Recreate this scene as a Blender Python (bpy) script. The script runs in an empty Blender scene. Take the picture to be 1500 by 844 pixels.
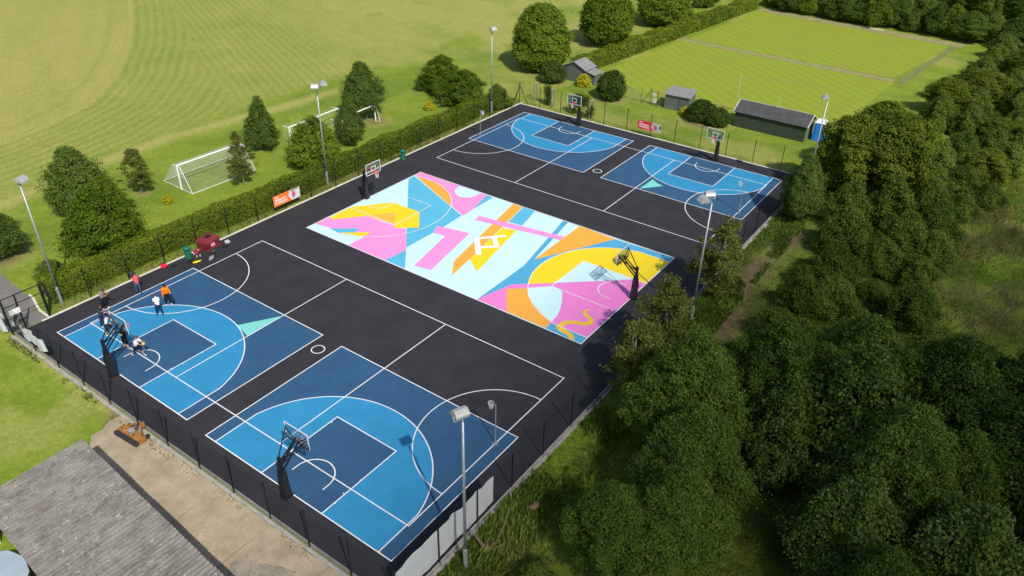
import bpy, bmesh, math, random
import numpy as np
from mathutils import Vector, Matrix, Euler

# ------------------------------------------------------------------ scene, camera, light
scene = bpy.context.scene
COL = scene.collection
R = math.radians

cam_d = bpy.data.cameras.new('camera')
cam = bpy.data.objects.new('camera', cam_d)
COL.objects.link(cam)
cam.location = (50.1575, -34.5342, 32.3391)
cam.rotation_mode = 'XYZ'
cam.rotation_euler = (1.0013086, -0.0207998, 0.6212594)
cam_d.sensor_fit = 'HORIZONTAL'
cam_d.sensor_width = 36.0
cam_d.lens = 1120.752 / 1500 * 36.0
cam_d.clip_start = 0.5
cam_d.clip_end = 6000
scene.camera = cam

SUN_EL = R(46.5)
SUN_DIR = Vector((0.865, -0.502, 0)).normalized() * math.cos(SUN_EL) + Vector((0, 0, math.sin(SUN_EL)))
world = bpy.data.worlds.new('World')
scene.world = world
world.use_nodes = True
wn = world.node_tree
bgn = wn.nodes['Background']
sky = wn.nodes.new('ShaderNodeTexSky')
sky.sky_type = 'NISHITA'
sky.sun_disc = False
sky.sun_elevation = SUN_EL
sky.sun_rotation = math.atan2(SUN_DIR.x, SUN_DIR.y)
sky.air_density = 1.0
sky.dust_density = 1.5
wn.links.new(sky.outputs[0], bgn.inputs[0])
bgn.inputs[1].default_value = 0.105

sun_d = bpy.data.lights.new('sun', 'SUN')
sun_d.energy = 3.9
sun_d.angle = R(0.53)
sun_d.color = (1.0, 0.95, 0.87)
sun = bpy.data.objects.new('sun', sun_d)
COL.objects.link(sun)
sun.location = (120, -80, 120)
sun.rotation_euler = (-SUN_DIR).to_track_quat('-Z', 'Y').to_euler()

vs = scene.view_settings
vs.view_transform = 'Standard'
vs.look = 'None'
vs.exposure = 0.12
vs.gamma = 1.0
vs.use_curve_mapping = False
scene.cycles.max_bounces = 6
scene.cycles.transparent_max_bounces = 48

# ------------------------------------------------------------------ helpers
rng = np.random.default_rng(11)
random.seed(5)


def srgb(r, g, b):
    return tuple((c / 255 / 12.92) if c / 255 <= 0.04045 else ((c / 255 + 0.055) / 1.055) ** 2.4 for c in (r, g, b))


MATS = {}


def mat(name, rgb, rough=0.75, var=0.12, scale=4.0, spec=0.3, metal=0.0, bump=0.0, bscale=40.0, alpha=1.0, transm=0.0, fine=0.0):
    if name in MATS:
        return MATS[name]
    m = bpy.data.materials.new(name)
    m.use_nodes = True
    nt = m.node_tree
    n, l = nt.nodes, nt.links
    b = n['Principled BSDF']
    b.inputs['Roughness'].default_value = rough
    b.inputs['Specular IOR Level'].default_value = spec
    b.inputs['Metallic'].default_value = metal
    b.inputs['Alpha'].default_value = alpha
    if transm:
        b.inputs['Transmission Weight'].default_value = transm
    geo = n.new('ShaderNodeNewGeometry')
    nz = n.new('ShaderNodeTexNoise')
    nz.inputs['Scale'].default_value = scale
    nz.inputs['Detail'].default_value = 6
    nz.inputs['Roughness'].default_value = 0.65
    l.new(geo.outputs['Position'], nz.inputs['Vector'])
    mx = n.new('ShaderNodeMix')
    mx.data_type = 'RGBA'
    mx.inputs[6].default_value = tuple(c * (1 - var) for c in rgb) + (1,)
    mx.inputs[7].default_value = tuple(min(1, c * (1 + var)) for c in rgb) + (1,)
    mr = n.new('ShaderNodeMapRange')
    mr.inputs[1].default_value = 0.32
    mr.inputs[2].default_value = 0.68
    l.new(nz.outputs[0], mr.inputs[0])
    l.new(mr.outputs[0], mx.inputs[0])
    out = mx.outputs[2]
    if fine:
        nf = n.new('ShaderNodeTexNoise')
        nf.inputs['Scale'].default_value = bscale
        nf.inputs['Detail'].default_value = 3
        l.new(geo.outputs['Position'], nf.inputs['Vector'])
        m2 = n.new('ShaderNodeMix')
        m2.data_type = 'RGBA'
        m2.blend_type = 'MULTIPLY'
        mr2 = n.new('ShaderNodeMapRange')
        mr2.inputs[1].default_value = 0.3
        mr2.inputs[2].default_value = 0.7
        mr2.inputs[3].default_value = 1 - fine
        mr2.inputs[4].default_value = 1 + fine
        l.new(nf.outputs[0], mr2.inputs[0])
        l.new(out, m2.inputs[6])
        l.new(mr2.outputs[0], m2.inputs[7])
        m2.inputs[0].default_value = 1
        out = m2.outputs[2]
    l.new(out, b.inputs['Base Color'])
    if bump:
        nb = n.new('ShaderNodeTexNoise')
        nb.inputs['Scale'].default_value = bscale
        nb.inputs['Detail'].default_value = 4
        l.new(geo.outputs['Position'], nb.inputs['Vector'])
        bp = n.new('ShaderNodeBump')
        bp.inputs['Strength'].default_value = bump
        bp.inputs['Distance'].default_value = 0.05
        l.new(nb.outputs[0], bp.inputs['Height'])
        l.new(bp.outputs[0], b.inputs['Normal'])
    MATS[name] = m
    return m


def props(o, label=None, cat=None, group=None, kind=None):
    if label:
        o['label'] = label
    if cat:
        o['category'] = cat
    if group:
        o['group'] = group
    if kind:
        o['kind'] = kind
    return o


def empty(name, loc=(0, 0, 0), rz=0.0, label=None, cat=None, group=None, kind=None):
    o = bpy.data.objects.new(name, None)
    COL.objects.link(o)
    o.location = loc
    o.rotation_euler = (0, 0, rz)
    o.empty_display_size = 0.3
    return props(o, label, cat, group, kind)


def link(name, me, parent=None, loc=(0, 0, 0), rz=0.0, scale=None):
    o = bpy.data.objects.new(name, me)
    COL.objects.link(o)
    o.location = loc
    o.rotation_euler = (0, 0, rz)
    if scale is not None:
        o.scale = scale if hasattr(scale, '__len__') else (scale,) * 3
    if parent:
        o.parent = parent
    return o


def copy_tree(o, parent=None, loc=None, rz=None, scale=None):
    c = o.copy()
    COL.objects.link(c)
    c.parent = parent
    if loc is not None:
        c.location = loc
    if rz is not None:
        c.rotation_euler = (0, 0, rz)
    if scale is not None:
        c.scale = (scale,) * 3
    for ch in list(o.children):
        copy_tree(ch, c)
    return c


class MB:
    """collects faces for one mesh"""

    def __init__(s):
        s.v, s.f, s.m = [], [], []
        s.mi = 0

    def add(s, vs, fs):
        k = len(s.v)
        s.v += [tuple(p) for p in vs]
        s.f += [tuple(i + k for i in f) for f in fs]
        s.m += [s.mi] * len(fs)
        return s

    def box(s, c, d, rot=None):
        x, y, z = (t / 2 for t in d)
        vs = [Vector(p) for p in ((-x, -y, -z), (x, -y, -z), (x, y, -z), (-x, y, -z), (-x, -y, z), (x, -y, z), (x, y, z), (-x, y, z))]
        if rot is not None:
            mt = Euler(rot).to_matrix()
            vs = [mt @ v for v in vs]
        c = Vector(c)
        return s.add([v + c for v in vs], [(0, 3, 2, 1), (4, 5, 6, 7), (0, 1, 5, 4), (1, 2, 6, 5), (2, 3, 7, 6), (3, 0, 4, 7)])

    def tube(s, pts, rad, n=8, cap=True):
        pts = [Vector(p) for p in pts]
        if not hasattr(rad, '__len__'):
            rad = [rad] * len(pts)
        vs, fs = [], []
        prev = None
        for i, p in enumerate(pts):
            d = (pts[min(i + 1, len(pts) - 1)] - pts[max(i - 1, 0)]).normalized()
            if prev is None:
                a = d.orthogonal().normalized() if abs(d.z) > 0.99 else d.cross(Vector((0, 0, 1))).normalized()
            else:
                a = (prev - d * prev.dot(d))
                a = a.normalized() if a.length > 1e-6 else d.orthogonal().normalized()
            prev = a
            b = d.cross(a)
            for k in range(n):
                t = 2 * math.pi * (k + 0.5) / n
                vs.append(p + (a * math.cos(t) + b * math.sin(t)) * rad[i])
        for i in range(len(pts) - 1):
            for k in range(n):
                q = (k + 1) % n
                fs.append((i * n + k, i * n + q, (i + 1) * n + q, (i + 1) * n + k))
        if cap:
            fs.append(tuple(range(n))[::-1])
            fs.append(tuple(range((len(pts) - 1) * n, len(pts) * n)))
        return s.add(vs, fs)

    def bar(s, a, b, w, h=None):
        """square bar from a to b"""
        h = h or w
        return s.tube([a, b], [w * 0.7071] * 2, 4)

    def prism(s, poly, z0, z1):
        n = len(poly)
        vs = [(x, y, z0) for x, y in poly] + [(x, y, z1) for x, y in poly]
        fs = [tuple(range(n))[::-1], tuple(range(n, 2 * n))] + [(i, (i + 1) % n, n + (i + 1) % n, n + i) for i in range(n)]
        return s.add(vs, fs)

    def flat(s, poly, z):
        a = sum(poly[i][0] * poly[(i + 1) % len(poly)][1] - poly[(i + 1) % len(poly)][0] * poly[i][1] for i in range(len(poly)))
        if a < 0:
            poly = poly[::-1]
        return s.add([(x, y, z) for x, y in poly], [tuple(range(len(poly)))])

    def strip(s, pts, w, z, closed=False):
        """flat painted line along points"""
        n = len(pts)
        L, Rr = [], []
        for i in range(n):
            if closed:
                p, q = pts[(i - 1) % n], pts[(i + 1) % n]
            else:
                p, q = pts[max(i - 1, 0)], pts[min(i + 1, n - 1)]
            d = Vector((q[0] - p[0], q[1] - p[1]))
            d = d.normalized() if d.length else Vector((1, 0))
            nx, ny = -d.y, d.x
            wi = w[i] if hasattr(w, '__len__') else w
            L.append((pts[i][0] + nx * wi / 2, pts[i][1] + ny * wi / 2, z))
            Rr.append((pts[i][0] - nx * wi / 2, pts[i][1] - ny * wi / 2, z))
        fs = []
        m = n if closed else n - 1
        for i in range(m):
            j = (i + 1) % n
            fs.append((n + i, n + j, j, i))
        return s.add(L + Rr, fs)

    def sphere(s, c, r, nu=10, nv=6, sc=(1, 1, 1), zmin=-1.0):
        vs, fs = [], []
        a0 = math.asin(max(-1, zmin))
        for j in range(nv + 1):
            a = a0 + (math.pi / 2 - a0) * j / nv
            for i in range(nu):
                t = 2 * math.pi * i / nu
                vs.append((c[0] + r * sc[0] * math.cos(a) * math.cos(t), c[1] + r * sc[1] * math.cos(a) * math.sin(t), c[2] + r * sc[2] * math.sin(a)))
        for j in range(nv):
            for i in range(nu):
                k = (i + 1) % nu
                fs.append((j * nu + i, j * nu + k, (j + 1) * nu + k, (j + 1) * nu + i))
        return s.add(vs, fs)

    def mesh(s, name, mats, smooth=False):
        me = bpy.data.meshes.new(name)
        me.from_pydata(s.v, [], s.f)
        for m in (mats if isinstance(mats, (list, tuple)) else [mats]):
            me.materials.append(m)
        if any(s.m):
            me.polygons.foreach_set('material_index', s.m)
        if smooth:
            me.polygons.foreach_set('use_smooth', [True] * len(me.polygons))
        me.update()
        return me

    def obj(s, name, mats, parent=None, loc=(0, 0, 0), rz=0.0, smooth=False):
        return link(name, s.mesh(name, mats, smooth), parent, loc, rz)


def arc(c, r, a0, a1, n=40):
    return [(c[0] + r * math.cos(R(a0 + (a1 - a0) * i / n)), c[1] + r * math.sin(R(a0 + (a1 - a0) * i / n))) for i in range(n + 1)]


def vnoise(x, y, sc, seed):
    """smooth value noise for numpy arrays, 0..1"""
    g = np.random.default_rng(seed).random((256, 256))
    u, v = x / sc, y / sc
    i, j = np.floor(u).astype(int), np.floor(v).astype(int)
    fu, fv = u - i, v - j
    fu, fv = fu * fu * (3 - 2 * fu), fv * fv * (3 - 2 * fv)
    a, b = g[i % 256, j % 256], g[(i + 1) % 256, j % 256]
    c, d = g[i % 256, (j + 1) % 256], g[(i + 1) % 256, (j + 1) % 256]
    return (a * (1 - fu) + b * fu) * (1 - fv) + (c * (1 - fu) + d * fu) * fv


def fbm(x, y, sc, seed, o=4):
    t, a, w = 0, 1, 0
    for k in range(o):
        t = t + a * vnoise(x, y, sc / 2 ** k, seed + k)
        w += a
        a *= 0.55
    return t / w


def sstep(a, b, x):
    t = np.clip((x - a) / (b - a), 0, 1)
    return t * t * (3 - 2 * t)


# ------------------------------------------------------------------ ground
def ground_material():
    m = bpy.data.materials.new('grass_ground')
    m.use_nodes = True
    nt = m.node_tree
    n, l = nt.nodes, nt.links
    b = n['Principled BSDF']
    b.inputs['Roughness'].default_value = 0.9
    b.inputs['Specular IOR Level'].default_value = 0.1
    at = n.new('ShaderNodeVertexColor')
    at.layer_name = 'cover'
    sep = n.new('ShaderNodeSeparateColor')
    l.new(at.outputs['Color'], sep.inputs[0])
    geo = n.new('ShaderNodeNewGeometry')

    def noise(scale, det=4, rough=0.6, stretch=None):
        z = n.new('ShaderNodeTexNoise')
        z.inputs['Scale'].default_value = scale
        z.inputs['Detail'].default_value = det
        z.inputs['Roughness'].default_value = rough
        if stretch:
            mp = n.new('ShaderNodeMapping')
            mp.inputs['Scale'].default_value = stretch
            l.new(geo.outputs['Position'], mp.inputs[0])
            l.new(mp.outputs[0], z.inputs['Vector'])
        else:
            l.new(geo.outputs['Position'], z.inputs['Vector'])
        return z.outputs[0]

    def mix(a, bb, f, mode='MIX'):
        x = n.new('ShaderNodeMix')
        x.data_type = 'RGBA'
        x.blend_type = mode
        for sock, val in ((x.inputs[6], a), (x.inputs[7], bb), (x.inputs[0], f)):
            if isinstance(val, (tuple, float, int)):
                sock.default_value = val if not isinstance(val, tuple) else val + (1,)
            else:
                l.new(val, sock)
        return x.outputs[2]

    def ramp(v, a, bb, c=0.0, d=1.0):
        r = n.new('ShaderNodeMapRange')
        r.inputs[1].default_value, r.inputs[2].default_value, r.inputs[3].default_value, r.inputs[4].default_value = a, bb, c, d
        l.new(v, r.inputs[0])
        return r.outputs[0]

    def mul(a, bb):
        x = n.new('ShaderNodeMath')
        x.operation = 'MULTIPLY'
        l.new(a, x.inputs[0])
        l.new(bb, x.inputs[1])
        return x.outputs[0]
    green = mix((0.16, 0.24, 0.02), (0.225, 0.3, 0.032), ramp(noise(0.35, 5), 0.35, 0.65))
    green = mix(green, (0.118, 0.21, 0.016), ramp(noise(1.7, 4), 0.5, 0.8, 0, 0.55))
    green = mix(green, (0.095, 0.19, 0.014), sep.outputs[2])
    straw = mix((0.36, 0.335, 0.085), (0.44, 0.395, 0.13), noise(0.8, 5))
    c = mix(green, straw, mul(sep.outputs[0], ramp(noise(2.5, 5, 0.7), 0.25, 0.6, 0.55, 1.0)))
    soil = mix((0.13, 0.085, 0.055), (0.23, 0.155, 0.1), noise(1.4, 6, 0.7))
    c = mix(c, soil, sep.outputs[1])
    c = mix(c, ramp(noise(14, 4, 0.7), 0.25, 0.75, 0.7, 1.28), 1.0, 'MULTIPLY')
    c = mix(c, ramp(noise(2.6, 6, 0.75), 0.3, 0.7, 0.78, 1.2), 1.0, 'MULTIPLY')
    l.new(c, b.inputs['Base Color'])
    bp = n.new('ShaderNodeBump')
    bp.inputs['Strength'].default_value = 0.7
    bp.inputs['Distance'].default_value = 0.08
    l.new(noise(9, 5, 0.7), bp.inputs['Height'])
    l.new(bp.outputs[0], b.inputs['Normal'])
    return m


def poly_dist(x, y, pts):
    d = np.full(x.shape, 1e9)
    for (ax, ay), (bx, by) in zip(pts[:-1], pts[1:]):
        t = np.clip(((x - ax) * (bx - ax) + (y - ay) * (by - ay)) / ((bx - ax) ** 2 + (by - ay) ** 2), 0, 1)
        d = np.minimum(d, np.hypot(x - ax - t * (bx - ax), y - ay - t * (by - ay)))
    return d


def build_ground():
    def axis(a, b, st):
        core = np.arange(a, b + st / 2, st)
        lo = [a - 1.0]
        k = 1.0
        while lo[-1] > a - 2500:
            k *= 1.35
            lo.append(lo[-1] - k)
        hi = [b + 1.0]
        k = 1.0
        while hi[-1] < b + 2500:
            k *= 1.35
            hi.append(hi[-1] + k)
        return np.concatenate([lo[::-1], core, hi])
    xs, ys = axis(-112, 66, 0.32), axis(-36, 150, 0.32)
    X, Y = np.meshgrid(xs, ys, indexing='ij')
    nx, ny = X.shape
    x, y = X.ravel(), Y.ravel()
    jit = (fbm(x, y, 6, 3) - 0.5)
    dry = 0.1 + 0.5 * sstep(0.5, 0.75, fbm(x, y, 9, 21))
    lush = 0.5 * sstep(0.45, 0.7, fbm(x, y, 5, 31))
    soil = np.zeros_like(x)
    # the big playing field: curved track, swaths of the mower
    ty = np.array([-400, -20, -3.1, 3, 9.4, 17, 26, 35, 43.6, 60, 400])
    tx = np.array([-30, -37, -39.1, -40.6, -43.8, -51, -62.4, -76, -90.5, -118, -700])
    xt = np.interp(y, ty, tx)
    track = list(zip(tx[1:-1], ty[1:-1]))
    d = poly_dist(x, y, track) * np.where(x < xt, -1, 1)
    inner = sstep(0.5, -1.0, d)
    sw = 0.5 + 0.5 * np.sin(2 * np.pi * (d + 0.7 * jit) / 1.35)
    field = sstep(-26.5, -29.5, x + 2 * jit) * (1 - inner)
    n25 = x * 0.4226 + y * 0.9063
    swd = 0.5 + 0.5 * np.sin(2 * np.pi * (n25 + 0.35 * jit) / 1.15)
    swb = fbm(x * 0.25 * 0.95 + y * 0.08, (x * 0.31 + y * 0.95) * 1.0, 2.6, 401)
    sg = y + 0.5 * x - 4.5 + 5 * jit
    wd_ = sstep(-1, 2.5, sg) * sstep(26, 16, sg)
    wb = sstep(16, 24, sg)
    wt = sstep(1.5, -1.5, sg) * sstep(24, 15, d + 4 * jit)
    ws = np.clip(1 - wd_ - wb - wt, 0, 1)
    streak = fbm((x * 0.8 + y * 0.6) * 0.3, (-x * 0.6 + y * 0.8), 1.5, 411)
    brk = 0.35 + 1.1 * fbm(x, y, 3.5, 77)
    band = wt * (0.5 + (sw - 0.5) * brk) + wd_ * (0.5 + (swd - 0.5) * brk) + wb * (0.5 + 1.3 * (swb - 0.5)) + ws * (0.5 + 1.6 * (streak - 0.5))
    patch = fbm(x, y, 9, 5)
    dry = dry * (1 - field) + field * np.clip(0.52 + 0.36 * (band - 0.5) + 0.5 * (patch - 0.45), 0, 1)
    lush = lush * (1 - 0.8 * field) + field * np.clip(0.55 * (0.55 - band), 0, 1)
    swi = fbm((x * 0.86 - y * 0.5) * 0.16, (x * 0.5 + y * 0.86), 2.4, 421)
    dry = dry * (1 - inner) + inner * np.clip(0.86 + 0.5 * (swi - 0.5) + 0.25 * (fbm(x, y, 14, 51) - 0.5), 0, 1)
    lush = lush * (1 - inner)
    tr = np.exp(-(d / 0.75) ** 2) * (d > -40)
    dry = np.maximum(dry, 1.0 * tr)
    gl = np.exp(-((d + 3.2) / 0.5) ** 2)
    dry = dry * (1 - 0.35 * gl)
    # straw coloured desire line along the field edge
    d2 = poly_dist(x, y, [(-23.5, -25), (-24.2, -10.1), (-25.9, -2.8), (-26.9, 9.2), (-25.1, 22), (-24.4, 32.6), (-22, 46)])
    dl = np.exp(-((d2 + 0.8 * jit) / 1.35) ** 2) * (0.85 + 0.35 * fbm(x, y, 4, 13)) * sstep(44, 24, y)
    dry = np.maximum(dry, np.clip(dl, 0, 1))
    # beyond the trees the grass is paler again
    b2 = sstep(48, 62, y) * sstep(-6, -14, x)
    dry = np.maximum(dry, b2 * (0.25 + 0.55 * sstep(0.45, 0.62, fbm(x + 0.6 * y, y, 10, 91))))
    # lawn left of the yard
    near = sstep(-18.5, -20, y) * sstep(12, 9, x)
    dry = dry * (1 - near) + near * (0.06 + 0.5 * sstep(0.52, 0.72, fbm(x, y, 4, 61)))
    ked = sstep(-20.3, -19.5, y) * sstep(-21.5, -19.9, y) * (y < -19) * (x > -3) * (x < 12)
    dry = np.maximum(dry, 0.75 * ked * (0.5 + fbm(x, y, 1.5, 15)))
    soil = np.maximum(soil, sstep(9.3, 10.6, x + 1.6 * jit + 0.9 * (y + 19.5)) * sstep(-18.9, -19.4, y) * sstep(40, 34, x) * sstep(-33, -30, y) * 0.7)
    # strip under hedge and fence
    hs = sstep(-4.4, -3.6, x) * sstep(-2.6, -3.2, x) * (y > -16) * (y < 43)
    dry = np.maximum(dry, 0.55 * hs * (0.4 + fbm(x, y, 2, 17)))
    soil = np.maximum(soil, 0.5 * hs * sstep(0.5, 0.7, fbm(x, y, 2.5, 19)))
    for (tx_, ty_, tr_) in TREE_SCARS:
        q = np.hypot(x - tx_, y - ty_) / tr_
        soil = np.maximum(soil, 0.55 * sstep(1.0, 0.35, q + jit))
        dry = np.maximum(dry, 0.6 * sstep(1.5, 0.6, q + jit))
    # rough ground of the wood on the right
    rough = sstep(33.2, 33.8, x) * sstep(49 + 12 * jit, 44 + 12 * jit, y - 0.25 * (x - 34)) + sstep(40, 43, x) * (y > 40)
    rough = np.clip(rough, 0, 1)
    dry = dry * (1 - rough) + rough * (0.05 + 0.4 * sstep(0.5, 0.68, fbm(x, y, 6, 71)) * sstep(2, 8, y))
    lush = np.maximum(lush * (1 - rough), rough * 0.75 * sstep(0.35, 0.6, fbm(x, y, 4, 81)))
    pth = np.exp(-(((x - 36.3 - 0.6 * np.sin(y * 0.23)) + 1.4 * jit) / 1.3) ** 2) * sstep(-2, 3, y) * sstep(34, 28, y)
    soil = np.maximum(soil, 0.95 * pth * (0.5 + 0.9 * fbm(x, y, 2.2, 83)))
    soil = np.clip(np.maximum(soil, rough * 0.5 * sstep(0.55, 0.7, fbm(x, y, 3.5, 87))), 0, 1)
    z = np.full_like(x, -0.06)
    z += rough * 0.25 * (fbm(x, y, 5, 3) - 0.5) * sstep(34, 38, x)
    me = bpy.data.meshes.new('ground')
    i, j = np.meshgrid(np.arange(nx - 1), np.arange(ny - 1), indexing='ij')
    a = (i * ny + j).ravel()
    quads = np.stack([a, a + ny, a + ny + 1, a + 1], 1).astype(np.int32)
    build_quads(me, np.stack([x, y, z], 1), quads)
    ca = me.color_attributes.new('cover', 'FLOAT_COLOR', 'POINT')
    ca.data.foreach_set('color', np.stack([np.clip(dry, 0, 1), soil, np.clip(lush, 0, 1), np.ones_like(x)], 1).astype(np.float32).ravel())
    me.materials.append(ground_material())
    return props(link('ground', me), 'mown and rough grass around the courts', kind='structure')


def build_quads(me, verts, quads):
    nv, nf = len(verts), len(quads)
    me.vertices.add(nv)
    me.vertices.foreach_set('co', verts.astype(np.float32).ravel())
    k = quads.shape[1]
    me.loops.add(nf * k)
    me.loops.foreach_set('vertex_index', quads.astype(np.int32).ravel())
    me.polygons.add(nf)
    me.polygons.foreach_set('loop_start', np.arange(0, nf * k, k, dtype=np.int32))
    me.update(calc_edges=True)


TREE_SCARS = [(-16.5, -0.8, 0.9), (-12.9, 26.9, 2.2), (-14.5, -14.4, 2.6), (5.1, 51.4, 2.2), (18.3, 51.3, 2.8), (-4.2, 52.9, 1.8), (-9.1, 56, 2.5)]
build_ground()

# ------------------------------------------------------------------ court surface
TAR = mat('black_tarmac', (0.031, 0.03, 0.035), 0.8, 0.22, 0.45, 0.35, fine=0.22, bscale=26, bump=0.25)
mb = MB()
mb.prism([(-2.9, -19.02), (33.3, -19.02), (33.3, 42.52), (-2.9, 42.52)], -0.3, 0.0)
props(mb.obj('tarmac_court', TAR), 'black tarmac games area inside the fence', kind='structure')

LINE = mat('white_line_paint', (0.78, 0.79, 0.8), 0.6, 0.06, 2, fine=0.06, bscale=30)
DBLUE = mat('dark_blue_paint', (0.029, 0.094, 0.19), 0.7, 0.1, 0.6, 0.4, fine=0.1, bscale=30, bump=0.15)
LBLUE = mat('light_blue_paint', (0.03, 0.255, 0.48), 0.7, 0.08, 0.6, 0.4, fine=0.07, bscale=30, bump=0.15)
MINT = mat('mint_paint', (0.2, 0.62, 0.56), 0.7, 0.04, 0.6, 0.4, fine=0.05, bscale=30)
MUR = {
    'blue': mat('mural_sky_blue', (0.105, 0.46, 0.66), 0.7, 0.05, 0.5, fine=0.05, bscale=30),
    'blue2': mat('mural_mid_blue', (0.085, 0.38, 0.6), 0.7, 0.05, 0.5, fine=0.05, bscale=30),
    'pink': mat('mural_pink', (0.84, 0.3, 0.63), 0.7, 0.04, 0.5, fine=0.05, bscale=30),
    'pink2': mat('mural_deep_pink', (0.8, 0.225, 0.58), 0.7, 0.04, 0.5, fine=0.05, bscale=30),
    'yellow': mat('mural_yellow', (0.86, 0.64, 0.02), 0.7, 0.04, 0.5, fine=0.05, bscale=30),
    'orange': mat('mural_orange', (0.86, 0.4, 0.06), 0.7, 0.04, 0.5, fine=0.05, bscale=30),
    'orange2': mat('mural_amber', (0.86, 0.46, 0.06), 0.7, 0.04, 0.5, fine=0.05, bscale=30),
    'pale': mat('mural_ice_white', (0.58, 0.81, 0.83), 0.7, 0.03, 0.5, fine=0.04, bscale=30),
}
LW = 0.072


def half_court(x0, base, s, mint=None):
    """3x3 court 15 m wide from x0, baseline at y=base, playing towards s*y"""
    x1, top = x0 + 15.0, base + s * 11.0
    cx, cy = x0 + 7.5, base + s * 1.575
    T = lambda x, y: (x, y)
    e = empty('basketball_court', (0, 0, 0), kind='structure')
    MB().flat([(x0, base), (x1, base), (x1, top), (x0, top)], 0.004).obj('court_paint', DBLUE, e)
    a = math.degrees(math.acos((7.5 - 0.9) / 6.75))
    arcp = arc((cx, cy), 6.75, a * s, (180 - a) * s, 60)
    zone = [(x1 - 0.9, base)] + arcp + [(x0 + 0.9, base)]
    MB().flat(zone, 0.008).obj('three_point_zone', LBLUE, e)
    MB().flat([(cx - 2.45, base), (cx + 2.45, base), (cx + 2.45, base + s * 5.8), (cx - 2.45, base + s * 5.8)], 0.012).obj('key_paint', DBLUE, e)
    if mint:
        MB().flat(mint, 0.010).obj('painted_wedge', MINT, e)
    m = MB()
    m.strip([(x0, base), (x0, top)], LW, 0.016).strip([(x1, base), (x1, top)], LW, 0.016)
    m.strip([(x0 - LW / 2, base), (x1 + LW / 2, base)], LW, 0.0165).strip([(x0 - LW / 2, top), (x1 + LW / 2, top)], LW, 0.0165)
    m.strip(zone, LW, 0.017)
    m.strip([(cx - 2.45, base), (cx - 2.45, base + s * 5.8)], LW, 0.0175).strip([(cx + 2.45, base), (cx + 2.45, base + s * 5.8)], LW, 0.0175)
    m.strip([(cx - 2.45 - LW / 2, base + s * 5.8), (cx + 2.45 + LW / 2, base + s * 5.8)], LW, 0.018)
    nc = [(cx + 1.25, cy - s * 0.375)] + arc((cx, cy), 1.25, 0, 180 * s, 30) + [(cx - 1.25, cy - s * 0.375)]
    m.strip(nc, LW, 0.0185)
    rd = random.Random(int(x0 * 10 + base))
    for _ in range(7):        # drips and overspray beside the key lines
        t, sd = rd.uniform(0.8, 5.6), rd.choice((-1, 1))
        px, py, q = cx + sd * 2.45 + rd.uniform(-0.09, 0.09), base + s * t, rd.uniform(0.03, 0.07)
        m.flat([(px - q, py - q * 0.6), (px + q, py - q * 0.4), (px + q * 0.7, py + q), (px - q * 0.8, py + q * 0.7)], 0.0192)
    m.obj('court_lines', LINE, e)
    return e


half_court(-0.75, -17.26, 1, [(10.14, -6.4), (10.14, -9.55), (9.2, -9.3), (8.45, -9.2)])
half_court(16.28, -17.4, 1)
half_court(-0.72, 40.33, -1)
half_court(16.35, 40.33, -1, [(20.72, 29.5), (20.74, 32.3), (21.5, 31.75), (22.3, 31.5)])


def netball(y0, y1):
    e = empty('netball_court', (0, 0, 0), kind='structure')
    m = MB()
    Z = 0.021
    ym = (y0 + y1) / 2
    m.strip([(-LW / 2, y0), (30.5 + LW / 2, y0)], LW, Z).strip([(-LW / 2, y1), (30.5 + LW / 2, y1)], LW, Z)
    m.strip([(0, y0), (0, y1)], LW, Z + 0.001).strip([(30.5, y0), (30.5, y1)], LW, Z + 0.001)
    m.strip([(10.167, y0), (10.167, y1)], LW, Z + 0.001).strip([(20.333, y0), (20.333, y1)], LW, Z + 0.001)
    m.strip(arc((0, ym), 4.9, -90, 90, 50), LW, Z + 0.002)
    m.strip(arc((30.5, ym), 4.9, 90, 270, 50), LW, Z + 0.002)
    m.strip(arc((15.25, ym), 0.45, 0, 360, 40)[:-1], LW, Z + 0.002, True)
    m.obj('court_lines', LINE, e)


netball(-15.25, 0.0)
netball(22.95, 38.2)

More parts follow.
